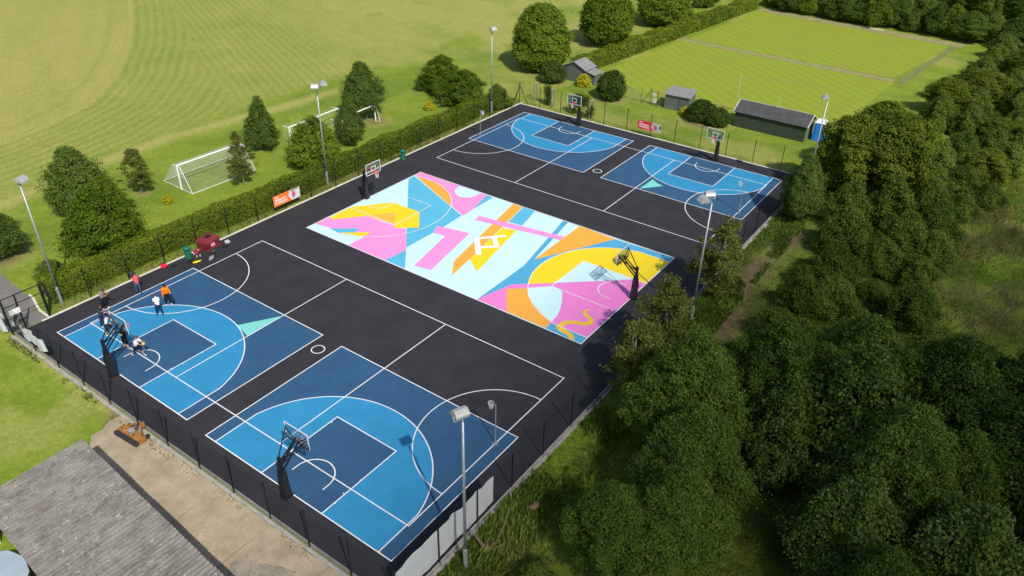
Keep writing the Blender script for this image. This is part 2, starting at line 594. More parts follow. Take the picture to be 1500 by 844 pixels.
# central mural court
MURAL = [['blue',[[1.31,17.06],[1.21,17.95],[1.61,17.84],[8.48,14.95],[10.45,14.13],[10.56,11.53],[10.5,8.42],[10.44,6.65],[5.69,12.05]]],
         ['blue',[[10.45,6.67],[10.45,4.04],[12.7,4.01]]],
         ['pink',[[1.15,4.93],[1.25,6.63],[1.79,6.37],[3.73,8.8],[6.98,8.95],[7.29,8.62],[8.15,9.2],[10.73,6.35],[10.52,3.98],[6.26,3.91],[6.33,5.87],[4.07,4.98],[2.8,5.13]]],
         ['blue',[[2.87,5.06],[4.96,6.69],[5.08,5.84],[3.97,4.98]]],
         ['yellow',[[4.05,4.96],[6.16,6.79],[6.22,5.79]]],
         ['yellow',[[1.25,6.63],[1.29,9.27],[3.69,12.26],[6.93,12.33],[8.95,9.98],[7.29,8.62],[6.87,9.06],[3.73,8.8],[1.79,6.37]]],
         ['orange2',[[3.67,8.96],[5.28,10.84],[6.87,9.06]]],
         ['pink',[[1.18,18.03],[1.1,19.03],[9.72,18.96],[10.5,15.62],[10.64,14.16],[1.67,17.97]]],
         ['orange',[[1.72,17.91],[2.47,18.16],[3.76,18.15],[5.34,17.71],[6.69,16.92],[7.73,15.95],[8.4,15.04]]],
         ['pale',[[6.37,18.92],[8.92,18.97],[8.93,18.26],[8.72,17.54],[8.26,17.13],[7.6,17.12],[6.97,17.44],[6.51,18.04]]],
         ['blue',[[9.72,18.96],[10.49,18.93],[10.5,15.62]]],
         ['orange',[[12.79,19.04],[13.89,19.05],[15.93,8.39],[16.41,5.49],[15.12,7.3]]],
         ['yellow',[[14.83,14.51],[16.12,14.87],[17.61,7.21],[15.93,8.39]]],
         ['blue',[[13.98,19.0],[15.28,19.06],[15.99,15.96],[14.58,15.75]]],
         ['blue2',[[18.39,19.05],[18.91,19.01],[20.21,11.72],[23.89,18.85],[29.54,19.08],[29.52,18.23],[26.81,14.99],[23.24,11.54],[21.99,8.12],[20.97,7.29],[20.12,3.98],[20.12,7.65],[20.11,10.31],[19.09,15.49]]],
         ['pink',[[10.01,11.25],[13.15,11.92],[14.53,5.11],[12.98,4.82],[11.78,10.19],[10.57,10.03]]],
         ['pink',[[11.79,15.06],[20.18,16.53],[20.14,15.77],[11.93,14.2]]],
         ['orange',[[20.13,19.05],[23.89,18.85],[20.23,11.61]]],
         ['YARC',[[29.49,17.69],[29.47,13.82],[28.33,13.94],[23.71,13.93],[23.53,9.5],[21.94,8.14]]],
         ['pale',[[23.71,13.93],[28.37,13.94],[23.66,9.65]]],
         ['pink2',[[20.12,3.98],[20.98,7.28],[21.93,8.13],[23.54,9.52],[28.42,13.94],[29.47,13.82],[29.41,8.6],[29.39,4.81],[26.01,4.75],[22.29,7.69],[21.06,6.53],[22.91,3.99]]],
         ['orange',[[21.06,6.53],[22.28,7.62],[23.08,6.7],[24.02,5.98],[25.02,5.45],[26.31,4.79],[26.38,4.03],[22.91,3.99]]],
         ['pale',[[22.3,7.68],[23.72,9.07],[24.69,8.93],[25.38,7.84],[25.88,6.8],[26.22,5.87],[26.32,4.9],[25.04,5.42],[23.89,6.08],[22.86,6.95]]],
         ['blue2',[[26.36,4.76],[29.39,4.81],[29.47,3.93],[26.4,4.0]]]]
SNAKE = [[27.75,8.1],[27.56,7.72],[27.67,7.37],[28.09,7.1],[28.45,6.96],[28.63,6.53],[28.31,6.13],[27.74,5.92],[27.25,5.55],[27.08,5.01],[27.21,4.64],[27.72,4.48],[28.24,4.38],[28.69,3.96]]
X0, X1, Y0, Y1 = 1.15, 29.45, 3.9, 19.05
YM = (Y0 + Y1) / 2
mural = empty('mural_court', (0, 0, 0), kind='structure')
MB().flat([(X0, Y0), (X1, Y0), (X1, Y1), (X0, Y1)], 0.003).obj('mural_ground', MUR['pale'], mural)
A3 = math.degrees(math.acos((7.575 - 0.9) / 6.75))
cxr, cxl = X1 - 1.575, X0 + 1.575
zz = 0.005
for col, pts in MURAL:
    if col == 'YARC':
        yarc = arc((cxr, YM), 6.75, 90 + A3, 238, 50)
        yarc = [q for q in yarc if q[1] > 8.15]
        pts = [(X1, Y1 - 0.9)] + yarc + [(21.94, 8.14), (23.53, 9.5), (23.71, 13.93), (28.33, 13.94), (X1, 13.82)]
        col = 'yellow'
    pts = [(min(max(q[0], X0), X1), min(max(q[1], Y0), Y1)) for q in pts]
    MB().flat(pts, zz).obj('painted_shape', MUR[col], mural)
    zz += 0.0012
m = MB()
w = [0.08, 0.2, 0.28, 0.32, 0.36, 0.42, 0.42, 0.4, 0.42, 0.46, 0.48, 0.46, 0.42, 0.36]


def smooth_line(pts, k=6):
    out = []
    for i in range(len(pts) - 1):
        p0, p1, p2, p3 = pts[max(i - 1, 0)], pts[i], pts[i + 1], pts[min(i + 2, len(pts) - 1)]
        for t in np.arange(0, 1, 1 / k):
            out.append(tuple(0.5 * (2 * p1[c] + (p2[c] - p0[c]) * t + (2 * p0[c] - 5 * p1[c] + 4 * p2[c] - p3[c]) * t * t + (3 * p1[c] - p0[c] - 3 * p2[c] + p3[c]) * t ** 3) for c in (0, 1)))
    return out + [tuple(pts[-1])]


sl = smooth_line(SNAKE)
m.strip(sl, list(np.interp(np.linspace(0, len(w) - 1, len(sl)), range(len(w)), w)), zz + 0.001)
m.obj('painted_shape', mat('mural_ochre', (0.8, 0.52, 0.04), 0.7), mural)
m = MB()
for a, b, ww, k in (((14.1, 11.35), (15.95, 13.45), 0.36, 0), ((14.2, 11.55), (16.1, 9.4), 0.5, 1), ((15.3, 12.65), (16.5, 11.4), 0.42, 2), ((15.2, 10.3), (16.6, 11.55), 0.34, 3)):
    m.strip([a, b], ww, zz + 0.002 + 0.001 * k)
m.obj('painted_mark', mat('mural_white', (0.8, 0.82, 0.82), 0.7, 0.03), mural)
m = MB()
Z = 0.042
m.strip([(X0, Y0), (X0, Y1)], LW, Z).strip([(X1, Y0), (X1, Y1)], LW, Z)
m.strip([(X0 - LW / 2, Y0), (X1 + LW / 2, Y0)], LW, Z + 0.001).strip([(X0 - LW / 2, Y1), (X1 + LW / 2, Y1)], LW, Z + 0.001)
for cx, bx, s in ((cxl, X0, 1), (cxr, X1, -1)):
    if s > 0:
        ar = arc((cx, YM), 6.75, 90 - A3, -90 + A3, 60)
        nc = arc((cx, YM), 1.25, 90, -90, 30)
    else:
        ar = arc((cx, YM), 6.75, 90 + A3, 270 - A3, 60)
        nc = arc((cx, YM), 1.25, 90, 270, 30)
    m.strip([(bx, Y1 - 0.9)] + ar + [(bx, Y0 + 0.9)], LW, Z + 0.002)
    m.strip([(bx, YM - 2.45), (bx + s * 5.8, YM - 2.45)], LW, Z + 0.003).strip([(bx, YM + 2.45), (bx + s * 5.8, YM + 2.45)], LW, Z + 0.003)
    m.strip([(bx + s * 5.8, YM - 2.45 - LW / 2), (bx + s * 5.8, YM + 2.45 + LW / 2)], LW, Z + 0.004)
    m.strip([(cx - s * 0.375, nc[0][1])] + nc + [(cx - s * 0.375, nc[-1][1])], LW, Z + 0.005)
m.obj('court_lines', LINE, mural)

# ------------------------------------------------------------------ kerbs
KERB = mat('pale_concrete_kerb', (0.68, 0.65, 0.57), 0.85, 0.18, 3, fine=0.15, bscale=40)
GREYC = mat('grey_concrete', (0.36, 0.345, 0.31), 0.9, 0.25, 1.5, fine=0.2, bscale=30, bump=0.3)
kme = MB().box((0, 0, 0), (0.17, 0.905, 0.3)).mesh('kerb_stone', KERB)
ke = empty('kerb', (0, 0, 0), kind='structure')
y = -19.0
while y < 42.4:
    if not (-18.9 < y + 0.45 < -16.8):
        link('kerb_stone', kme, ke, (-2.97 + random.uniform(-0.006, 0.006), y + 0.457, -0.115 + random.uniform(-0.006, 0.006)))
    y += 0.915
x = -3.03
while x < 32.6:
    link('kerb_stone', kme, ke, (x + 0.457, 42.59 + random.uniform(-0.006, 0.006), -0.115 + random.uniform(-0.006, 0.006)), R(90))
    x += 0.915
gb = MB().box((0, 0, 0), (2.94, 0.06, 0.3)).mesh('gravel_board', GREYC)
gt = MB().box((0, 0, 0), (2.985, 0.2, 0.2)).mesh('edging_block', GREYC)
FX = [-2.9 + 3.017 * i for i in range(13)]
FY = [-19.2 + 3.09 * i for i in range(21)]
for i in range(12):
    link('gravel_board', gb, ke, ((FX[i] + FX[i + 1]) / 2, -19.13, 0.03))
    link('edging_block', gt, ke, ((FX[i] + FX[i + 1]) / 2, -19.36, -0.09 + random.uniform(-0.01, 0.01)))
gb2 = MB().box((0, 0, 0), (0.06, 3.02, 0.3)).mesh('gravel_board', GREYC)
gt2 = MB().box((0, 0, 0), (0.2, 3.06, 0.2)).mesh('edging_block', GREYC)
for i in range(20):
    link('gravel_board', gb2, ke, (33.36, (FY[i] + FY[i + 1]) / 2, 0.05))
    link('edging_block', gt2, ke, (33.52, (FY[i] + FY[i + 1]) / 2, -0.06 + random.uniform(-0.02, 0.02)))

# concrete yard in bays
YARD = mat('yard_concrete', (0.39, 0.315, 0.215), 0.92, 0.22, 0.7, 0.2, fine=0.12, bscale=14, bump=0.2)
YARD2 = mat('yard_concrete_patch', (0.3, 0.265, 0.2), 0.92, 0.3, 1.5, 0.2, fine=0.25, bscale=14, bump=0.3)
yd = empty('concrete_yard', (0, 0, 0), kind='structure')


def rough_edge(a, b, n, amp):
    out = []
    for i in range(n):
        t = i / n
        out.append((a[0] + (b[0] - a[0]) * t + random.uniform(-amp, amp) * (i > 0), a[1] + (b[1] - a[1]) * t + random.uniform(-amp, amp) * (i > 0)))
    return out


bays = [10.6, 16.2, 20.4, 24.6, 29.0, 36.0]
for i in range(5):
    a, b = bays[i] + 0.02, bays[i + 1] - 0.02
    p = ([(10.7, -19.47), (10.55, -20.1), (10.95, -20.8), (10.85, -21.4), (11.6, -21.9), (12.4, -22.3), (13.4, -22.7), (14.6, -23.1), (14.6, -27.5)] if i == 0 else rough_edge((a, -27.5), (b, -27.5), 2, 0)) + rough_edge((b, -27.5), (b, -19.47), 10, 0.015) + rough_edge((b, -19.47), (a, -19.47), 14, 0.04) + ([] if i == 0 else rough_edge((a, -19.47), (a, -27.5), 12, 0.015))
    MB().prism(p, -0.2, -0.035 + 0.004 * (i % 3)).obj('yard_slab', YARD, yd)
MB().prism(rough_edge((25.3, -23.2), (28.6, -22.2), 8, 0.06) + rough_edge((28.6, -22.2), (27.9, -20.6), 6, 0.06) + rough_edge((27.9, -20.6), (24.9, -21.9), 8, 0.06) + rough_edge((24.9, -21.9), (25.3, -23.2), 5, 0.06), -0.1, -0.017).obj('yard_patch', YARD2, yd)

# path to the gate
PATHM = mat('worn_grey_path', (0.2, 0.185, 0.165), 0.9, 0.15, 1, 0.2, fine=0.2, bscale=20, bump=0.2)
MB().prism([(-3.06, -18.85), (-3.06, -16.7), (-4.6, -16.75), (-6.3, -16.2), (-10.5, -15.9), (-22, -15.6), (-22, -18.3), (-9, -18.35), (-6, -18.5), (-4.5, -19.0)], -0.2, -0.025).obj('path', PATHM)['kind'] = 'structure'
pe = empty('path_edging', (0, 0, 0), kind='structure')
for pts in ([(-3.1, -16.62), (-4.4, -16.6), (-5.3, -16.4), (-6.3, -16.1), (-7.2, -16.0)], [(-3.4, -18.95), (-4.5, -19.1), (-6, -18.6), (-7.5, -18.5), (-9.5, -18.45)]):
    for a, b in zip(pts[:-1], pts[1:]):
        d = Vector((b[0] - a[0], b[1] - a[1]))
        MB().box((0, 0, 0), (d.length - 0.01, 0.16, 0.2)).obj('edging_block', KERB, pe, ((a[0] + b[0]) / 2, (a[1] + b[1]) / 2, -0.08), math.atan2(d.y, d.x))

# bowling green: two lawns with mowing bands


def green_mat():
    m = bpy.data.materials.new('bowling_green_turf')
    m.use_nodes = True
    n, l = m.node_tree.nodes, m.node_tree.links
    b = n['Principled BSDF']
    b.inputs['Roughness'].default_value = 0.9
    b.inputs['Specular IOR Level'].default_value = 0.1
    g = n.new('ShaderNodeNewGeometry')
    mp = n.new('ShaderNodeMapping')
    mp.inputs['Rotation'].default_value = (0, 0, R(-51))
    l.new(g.outputs['Position'], mp.inputs[0])
    wv = n.new('ShaderNodeTexWave')
    wv.inputs['Scale'].default_value = 0.2
    wv.inputs['Distortion'].default_value = 2.2
    wv.inputs['Detail'].default_value = 2
    wv.inputs['Detail Scale'].default_value = 0.5
    l.new(mp.outputs[0], wv.inputs['Vector'])
    nz = n.new('ShaderNodeTexNoise')
    nz.inputs['Scale'].default_value = 0.25
    nz.inputs['Detail'].default_value = 6
    l.new(g.outputs['Position'], nz.inputs['Vector'])
    m1 = n.new('ShaderNodeMix')
    m1.data_type = 'RGBA'
    m1.inputs[6].default_value = (0.24, 0.3, 0.028, 1)
    m1.inputs[7].default_value = (0.275, 0.33, 0.034, 1)
    l.new(wv.outputs[1], m1.inputs[0])
    m2 = n.new('ShaderNodeMix')
    m2.data_type = 'RGBA'
    m2.inputs[7].default_value = (0.27, 0.26, 0.05, 1)
    mr = n.new('ShaderNodeMapRange')
    mr.inputs[1].default_value, mr.inputs[2].default_value, mr.inputs[4].default_value = 0.45, 0.75, 0.7
    l.new(nz.outputs[0], mr.inputs[0])
    l.new(mr.outputs[0], m2.inputs[0])
    l.new(m1.outputs[2], m2.inputs[6])
    l.new(m2.outputs[2], b.inputs['Base Color'])
    return m


GRN = green_mat()
DRYP = mat('dry_turf_path', (0.29, 0.265, 0.115), 0.95, 0.2, 0.8, 0.1, fine=0.2, bscale=5)
MB().prism([(-1.6, 61), (7, 56.2), (31.5, 57.0), (32.6, 82.6), (-0.2, 83.6)], -0.2, -0.035).obj('bowling_green', GRN)['kind'] = 'structure'
MB().prism([(0.3, 85.6), (32.2, 84.9), (35.2, 109.2), (2.0, 112.2)], -0.2, -0.03).obj('bowling_green', GRN)['kind'] = 'structure'
MB().prism([(-0.9, 83.85), (32.6, 82.85), (32.7, 84.65), (-0.9, 85.35)], -0.2, -0.045).obj('turf_path', DRYP)['kind'] = 'structure'
MB().prism([(32.9, 82.9), (33.9, 82.9), (36.5, 109.0), (35.5, 109.1)], -0.2, -0.045).obj('turf_path', mat('worn_turf_edge', (0.2, 0.215, 0.07), 0.95, 0.2, 0.8, 0.1))['kind'] = 'structure'
MB().prism([(2.0, 112.45), (37, 109.3), (37.2, 112.4), (2.0, 115.4)], -0.2, -0.045).obj('turf_path', DRYP)['kind'] = 'structure'
MB().prism(rough_edge((19.5, 113.2), (24.5, 112.6), 6, 0.1) + rough_edge((24.5, 112.6), (24.2, 113.4), 2, 0.1) + rough_edge((24.2, 113.4), (19.8, 114.1), 6, 0.1), -0.2, -0.02).obj('sand_strip', mat('pale_sand', (0.6, 0.52, 0.36), 0.95, 0.15))['kind'] = 'structure'


# ------------------------------------------------------------------ perimeter fence
BLK = mat('black_powder_coat', (0.012, 0.012, 0.013), 0.5, 0.1, 3, 0.4)
GALV = mat('galvanised_steel', (0.42, 0.44, 0.45), 0.5, 0.15, 5, 0.5, 0.55, fine=0.12, bscale=12)
WHT = mat('white_paint', (0.8, 0.8, 0.78), 0.55, 0.05, 3)
FH = 2.7


def wire_panel(L, Hh, z0=0.12, dv=0.06, dh=0.2, r=0.0022):
    m = MB()
    n = int(L / dv)
    for i in range(n + 1):
        x = -L / 2 + L * i / n
        m.tube([(x, 0, z0), (x, 0, Hh)], r, 3, False)
    k = int((Hh - z0) / dh)
    for j in range(k + 1):
        z = z0 + (Hh - z0) * j / k
        m.tube([(-L / 2, 0.006, z), (L / 2, 0.006, z)], r * 1.3, 3, False)
    return m.mesh('mesh_panel', BLK)


postme = MB().box((0, 0, FH / 2 - 0.05), (0.055, 0.055, FH + 0.1)).box((0, 0, FH + 0.005), (0.065, 0.065, 0.03)).mesh('post', BLK)


def fence(name, a, b, n, label, skip=(), brace_ends=False):
    a, b = Vector(a + (0,)), Vector(b + (0,))
    d = (b - a)
    L = d.length / n
    ang = math.atan2(d.y, d.x)
    e = empty(name, a, 0, label, 'fence')
    pm = wire_panel(L - 0.06, FH - 0.05)
    for i in range(n + 1):
        p = d * (i / n)
        link('post', postme, e, p, ang)
        if i < n and i not in skip:
            link('mesh_panel', pm, e, p + d * (0.5 / n), ang)
    return e


fence('perimeter_fence', (-2.9, -19.2), (33.35, -19.2), 12, 'black mesh fence between the near blue courts and the concrete yard')
fence('perimeter_fence', (33.35, -19.2 + 3.09), (33.35, 42.65), 19, 'black mesh fence between the courts and the wood')
props(link('corner_panel', wire_panel(3.03, 2.65)), None)
cp = COL.objects['corner_panel']
cp.parent = [o for o in COL.objects if o.get('label', '').endswith('and the wood')][0]
cp.name = 'mesh_panel'
cp.location = (0, -1.545, 0)
cp.rotation_euler = (0, 0, R(90))
f3 = fence('perimeter_fence', (-3.1, -16.57), (-3.1, 42.62), 19, 'black mesh fence along the long clipped hedge')
f4 = fence('perimeter_fence', (-3.1 + 3.04, 42.65), (33.35 - 3.04, 42.65), 10, 'black mesh fence at the far end beside the red banner')
for xx in (-1.52 - 3.04, 28.73 + 3.04 + 0.05):
    pass
link('mesh_panel', wire_panel(2.95, 2.65), f4, (-1.5, 0, 0))
link('mesh_panel', wire_panel(2.95, 2.65), f4, (27.25 + 3.04 + 1.5, 0, 0))
for dx, dy in ((1.5, 0), (0, -1.9), (-1.2, 0.6)):
    MB().bar((-3.04 + dx * 0.9, -0.03 + dy * 0.9, 0), (-3.04, -0.03, 2.3), 0.05).obj('brace', BLK, f4)

# white sheeting tied to the fence
SHEET = mat('white_debris_sheeting', (0.52, 0.54, 0.55), 0.8, 0.16, 0.9, 0.2, fine=0.12, bscale=6)


def sheet_mat():
    m = bpy.data.materials.new('white_banded_sheeting')
    m.use_nodes = True
    n, l = m.node_tree.nodes, m.node_tree.links
    b = n['Principled BSDF']
    b.inputs['Roughness'].default_value = 0.75
    g = n.new('ShaderNodeNewGeometry')
    sx = n.new('ShaderNodeSeparateXYZ')
    l.new(g.outputs['Position'], sx.inputs[0])
    mu = n.new('ShaderNodeMath')
    mu.operation = 'MULTIPLY'
    mu.inputs[1].default_value = 1 / 0.2
    l.new(sx.outputs[2], mu.inputs[0])
    fr = n.new('ShaderNodeMath')
    fr.operation = 'FRACT'
    l.new(mu.outputs[0], fr.inputs[0])
    gt_ = n.new('ShaderNodeMath')
    gt_.operation = 'GREATER_THAN'
    gt_.inputs[1].default_value = 0.72
    l.new(fr.outputs[0], gt_.inputs[0])
    mx = n.new('ShaderNodeMix')
    mx.data_type = 'RGBA'
    mx.inputs[6].default_value = (0.84, 0.86, 0.88, 1)
    mx.inputs[7].default_value = (0.58, 0.6, 0.62, 1)
    l.new(gt_.outputs[0], mx.inputs[0])
    nz = n.new('ShaderNodeTexNoise')
    nz.inputs['Scale'].default_value = 1.2
    l.new(g.outputs['Position'], nz.inputs['Vector'])
    mm = n.new('ShaderNodeMix')
    mm.data_type = 'RGBA'
    mm.blend_type = 'MULTIPLY'
    mm.inputs[0].default_value = 0.25
    l.new(mx.outputs[2], mm.inputs[6])
    l.new(nz.outputs[0], mm.inputs[7])
    l.new(mm.outputs[2], b.inputs['Base Color'])
    return m


def hung_sheet(name, axis, fixed, pts_top, zb, label, material, seed=1, amp=0.035, parent=None):
    """cloth between a wavy top edge (u,z list) and bottom heights zb(u)"""
    us = np.array([q[0] for q in pts_top])
    zs = np.array([q[1] for q in pts_top])
    o_ = np.argsort(us)
    us, zs = us[o_], zs[o_]
    n = max(12, int((us[-1] - us[0]) / 0.12))
    k = 10
    U = np.linspace(us[0], us[-1], n + 1)
    vs = []
    for u in U:
        zt = np.interp(u, us, zs)
        b0 = zb(u)
        for j in range(k + 1):
            z = b0 + (zt - b0) * j / k
            off = amp * (math.sin(u * 4.1 + seed + z) + 0.6 * math.sin(u * 9.7 + 2 * z + seed))
            vs.append((u, fixed + off, z) if axis == 'x' else (fixed + off, u, z))
    t = 0.004
    nv = len(vs)
    vs += [(v[0], v[1] + t, v[2]) if axis == 'x' else (v[0] + t, v[1], v[2]) for v in vs]
    fs = []
    for i in range(n):
        for j in range(k):
            q = (i * (k + 1) + j, (i + 1) * (k + 1) + j, (i + 1) * (k + 1) + j + 1, i * (k + 1) + j + 1)
            fs.append(q)
            fs.append(tuple(nv + c for c in q[::-1]))
    o = MB().add(vs, fs).obj(name, material, parent, smooth=True)
    return props(o, label, 'sheeting')


hung_sheet('sheeting', 'y', 33.27, [(-11.55, 2.35), (-12.17, 2.42), (-12.51, 2.33), (-13.07, 2.55), (-13.18, 2.42), (-14.26, 2.33), (-14.98, 2.62), (-15.14, 2.42), (-16.29, 2.5), (-17.11, 2.48), (-17.9, 2.55), (-18.64, 2.4), (-19.05, 2.4)], lambda u: 0.4 + 0.06 * math.sin(u * 2), 'long white banded sheeting tied to the fence behind the near floodlight', sheet_mat(), amp=0.012)
hung_sheet('sheeting', 'x', -19.28, [(-1.0, 1.8), (-0.48, 1.7), (0.41, 1.89), (1.21, 1.77), (2.07, 1.7), (2.23, 1.45)], lambda u: 0.72 + 0.12 * math.sin(u * 3 + 1), 'torn grey white sheeting on the fence beside the gate', SHEET, 4, 0.06)
hung_sheet('sheeting', 'x', -19.45, [(-4.5, 1.55), (-3.9, 1.7), (-3.3, 1.45)], lambda u: 0.1, 'crumpled pale plastic sheet outside the gate', SHEET, 2, 0.08)

# gate
ge = empty('gate', (-3.1, -19.2, 0), 0, 'black metal gate with white notice at the end of the path', 'gate')
for yy in (0, 0.95, 2.63):
    MB().box((0, yy, 1.38), (0.09, 0.09, 2.76)).obj('post', BLK, ge)
MB().bar((0, 0, 2.72), (0, 2.63, 2.72), 0.05).obj('top_rail', BLK, ge)
MB().bar((0, 0, 2.05), (0, 2.63, 2.05), 0.045).obj('middle_rail', BLK, ge)
MB().bar((0, 0, 0.1), (0, 0.95, 2.05), 0.045).bar((0, 0, 0.15), (0, 0.95, 0.15), 0.04).bar((0, 0, 1.1), (0, 0.95, 1.1), 0.04).obj('side_panel', BLK, ge)
MB().box((0.06, 0.62, 1.55), (0.02, 0.75, 0.42)).obj('notice_board', WHT, ge)
MB().box((0.06, 0.25, 0.7), (0.02, 0.16, 0.4)).obj('notice', mat('grey_notice', (0.55, 0.58, 0.6), 0.6), ge)
leaf = empty('gate_leaf', (0, 2.63, 0))
leaf.parent = ge
leaf.rotation_euler = (0, 0, R(158))
m = MB()
for p, q in (((0, 0, 0.1), (0, 0, 2.0)), ((1.55, 0, 0.1), (1.55, 0, 2.0)), ((0, 0, 2.0), (1.55, 0, 2.0)), ((0, 0, 0.1), (1.55, 0, 0.1)), ((0, 0, 0.1), (1.55, 0, 2.0))):
    m.bar(p, q, 0.05)
m.obj('leaf_frame', BLK, leaf)
link('leaf_mesh', wire_panel(1.5, 1.95, 0.12, 0.05, 0.05, 0.004), leaf, (0.775, 0, 0))

# ------------------------------------------------------------------ basketball hoops
PAD = mat('black_vinyl_padding', (0.016, 0.016, 0.018), 0.55, 0.2, 4, 0.4)
RED = mat('red_rim', (0.62, 0.05, 0.05), 0.45)
NET = mat('white_net_cord', (0.8, 0.8, 0.8), 0.8)


def glass_mat():
    m = bpy.data.materials.new('backboard_glass')
    m.use_nodes = True
    n, l = m.node_tree.nodes, m.node_tree.links
    n.remove(n['Principled BSDF'])
    t = n.new('ShaderNodeBsdfTransparent')
    t.inputs[0].default_value = (0.82, 0.87, 0.88, 1)
    gl = n.new('ShaderNodeBsdfGlossy')
    gl.inputs['Roughness'].default_value = 0.08
    nz = n.new('ShaderNodeTexNoise')
    nz.inputs['Scale'].default_value = 6
    mr = n.new('ShaderNodeMapRange')
    mr.inputs[3].default_value, mr.inputs[4].default_value = 0.07, 0.12
    l.new(nz.outputs[0], mr.inputs[0])
    mx = n.new('ShaderNodeMixShader')
    l.new(mr.outputs[0], mx.inputs[0])
    l.new(t.outputs[0], mx.inputs[1])
    l.new(gl.outputs[0], mx.inputs[2])
    l.new(mx.outputs[0], n['Material Output'].inputs[0])
    return m


GLASS = glass_mat()


def make_hoop():
    e = empty('basketball_hoop')
    B = 1.29
    MB().box((0, 0, 0.02), (0.55, 0.6, 0.04)).obj('base_plate', BLK, e)
    # padded pole
    m = MB()
    a, b = [(-0.21, -0.24), (0.21, -0.24), (0.21, 0.24), (-0.21, 0.24)], [(-0.15, -0.17), (0.15, -0.17), (0.15, 0.17), (-0.15, 0.17)]
    m.add([(x, y, 0.04) for x, y in a] + [(x, y, 1.85) for x, y in b], [(3, 2, 1, 0), (4, 5, 6, 7), (0, 1, 5, 4), (1, 2, 6, 5), (2, 3, 7, 6), (3, 0, 4, 7)])
    m.obj('pole_padding', PAD, e)
    MB().box((0, -0.02, 2.3), (0.16, 0.18, 0.95)).box((0, 0.02, 2.72), (0.3, 0.16, 0.2)).box((0, 0.0, 2.02), (0.3, 0.26, 0.18)).obj('pole', BLK, e)
    for s in (-1, 1):
        MB().bar((s * 0.13, 0.05, 2.05), (s * 0.14, B - 0.06, 3.08), 0.075).obj('arm', BLK, e)
        MB().bar((s * 0.16, 0.05, 2.68), (s * 0.82, B - 0.06, 3.6), 0.055).obj('strut', BLK, e)
    MB().bar((0, 0.08, 2.62), (0, B - 0.06, 3.4), 0.07).obj('arm', BLK, e)
    MB().bar((0, -0.1, 2.2), (0, -0.32, 1.2), 0.045).bar((0, -0.32, 1.2), (0.12, -0.34, 1.1), 0.03).obj('crank', BLK, e)
    bb = empty('backboard', (0, B, 3.45))
    bb.parent = e
    MB().box((0, 0, 0), (1.76, 0.015, 0.99)).obj('glass_pane', GLASS, bb)
    m = MB()
    m.box((0, 0, 0.52), (1.84, 0.045, 0.05)).box((0, 0, -0.52), (1.84, 0.045, 0.05)).box((-0.9, 0, 0), (0.05, 0.045, 0.99)).box((0.9, 0, 0), (0.05, 0.045, 0.99))
    m.obj('board_frame', mat('silver_board_frame', (0.66, 0.68, 0.7), 0.45, 0.05, 3, 0.5), bb)
    m = MB()
    m.box((0, 0.012, 0.15), (0.61, 0.008, 0.05)).box((0, 0.012, -0.28), (0.61, 0.008, 0.05)).box((-0.28, 0.012, -0.065), (0.05, 0.008, 0.38)).box((0.28, 0.012, -0.065), (0.05, 0.008, 0.38))
    m.obj('target_square', WHT, bb)
    MB().box((0, -0.04, -0.49), (1.8, 0.05, 0.07)).box((-0.89, -0.03, -0.38), (0.07, 0.04, 0.3)).box((0.89, -0.03, -0.38), (0.07, 0.04, 0.3)).bar((-0.86, -0.05, 0.3), (-0.14, -0.06, -0.34), 0.05).bar((0.86, -0.05, 0.3), (0.14, -0.06, -0.34), 0.05).obj('edge_padding', PAD, bb)
    rim = MB()
    pts = [(0.225 * math.cos(t), B + 0.4 + 0.225 * math.sin(t), 3.05) for t in np.linspace(0, 2 * math.pi, 25)]
    rim.tube(pts, 0.02, 6, False).box((0, B + 0.1, 3.06), (0.16, 0.16, 0.07)).box((0, B + 0.03, 3.12), (0.18, 0.02, 0.2))
    rm = rim.obj('rim', RED, e)
    net = MB()
    for k in range(12):
        for sgn in (1, -1):
            pp = []
            for j in range(5):
                t = 2 * math.pi * (k + sgn * j * 0.5) / 12
                rr = (0.222, 0.18, 0.145, 0.125, 0.12)[j]
                pp.append((rr * math.cos(t), B + 0.4 + rr * math.sin(t), 3.03 - 0.105 * j))
            net.tube(pp, 0.007, 3, False)
    net.obj('net', NET, rm)
    return e


HP = [((6.72, -17.52), 0, 'black basketball hoop with players gathered under its board'),
      ((23.76, -17.66), 0, 'nearest black basketball hoop on the blue court by the concrete yard'),
      ((1.02, 11.4), -90, 'basketball hoop at the hedge end of the colourful mural court'),
      ((29.62, 11.4), 90, 'basketball hoop at the wood end of the colourful mural court'),
      ((6.82, 40.6), 180, 'far basketball hoop standing in front of the ivy covered arch'),
      ((23.93, 40.7), 180, 'far basketball hoop between the red banner and the long shed')]
h0 = make_hoop()
for i, (xy, a, lb) in enumerate(HP):
    o = h0 if i == 0 else copy_tree(h0)
    o.location = xy + (0,)
    o.rotation_euler = (0, 0, R(a))
    props(o, lb, 'basketball hoop', 'basketball hoops on the courts')


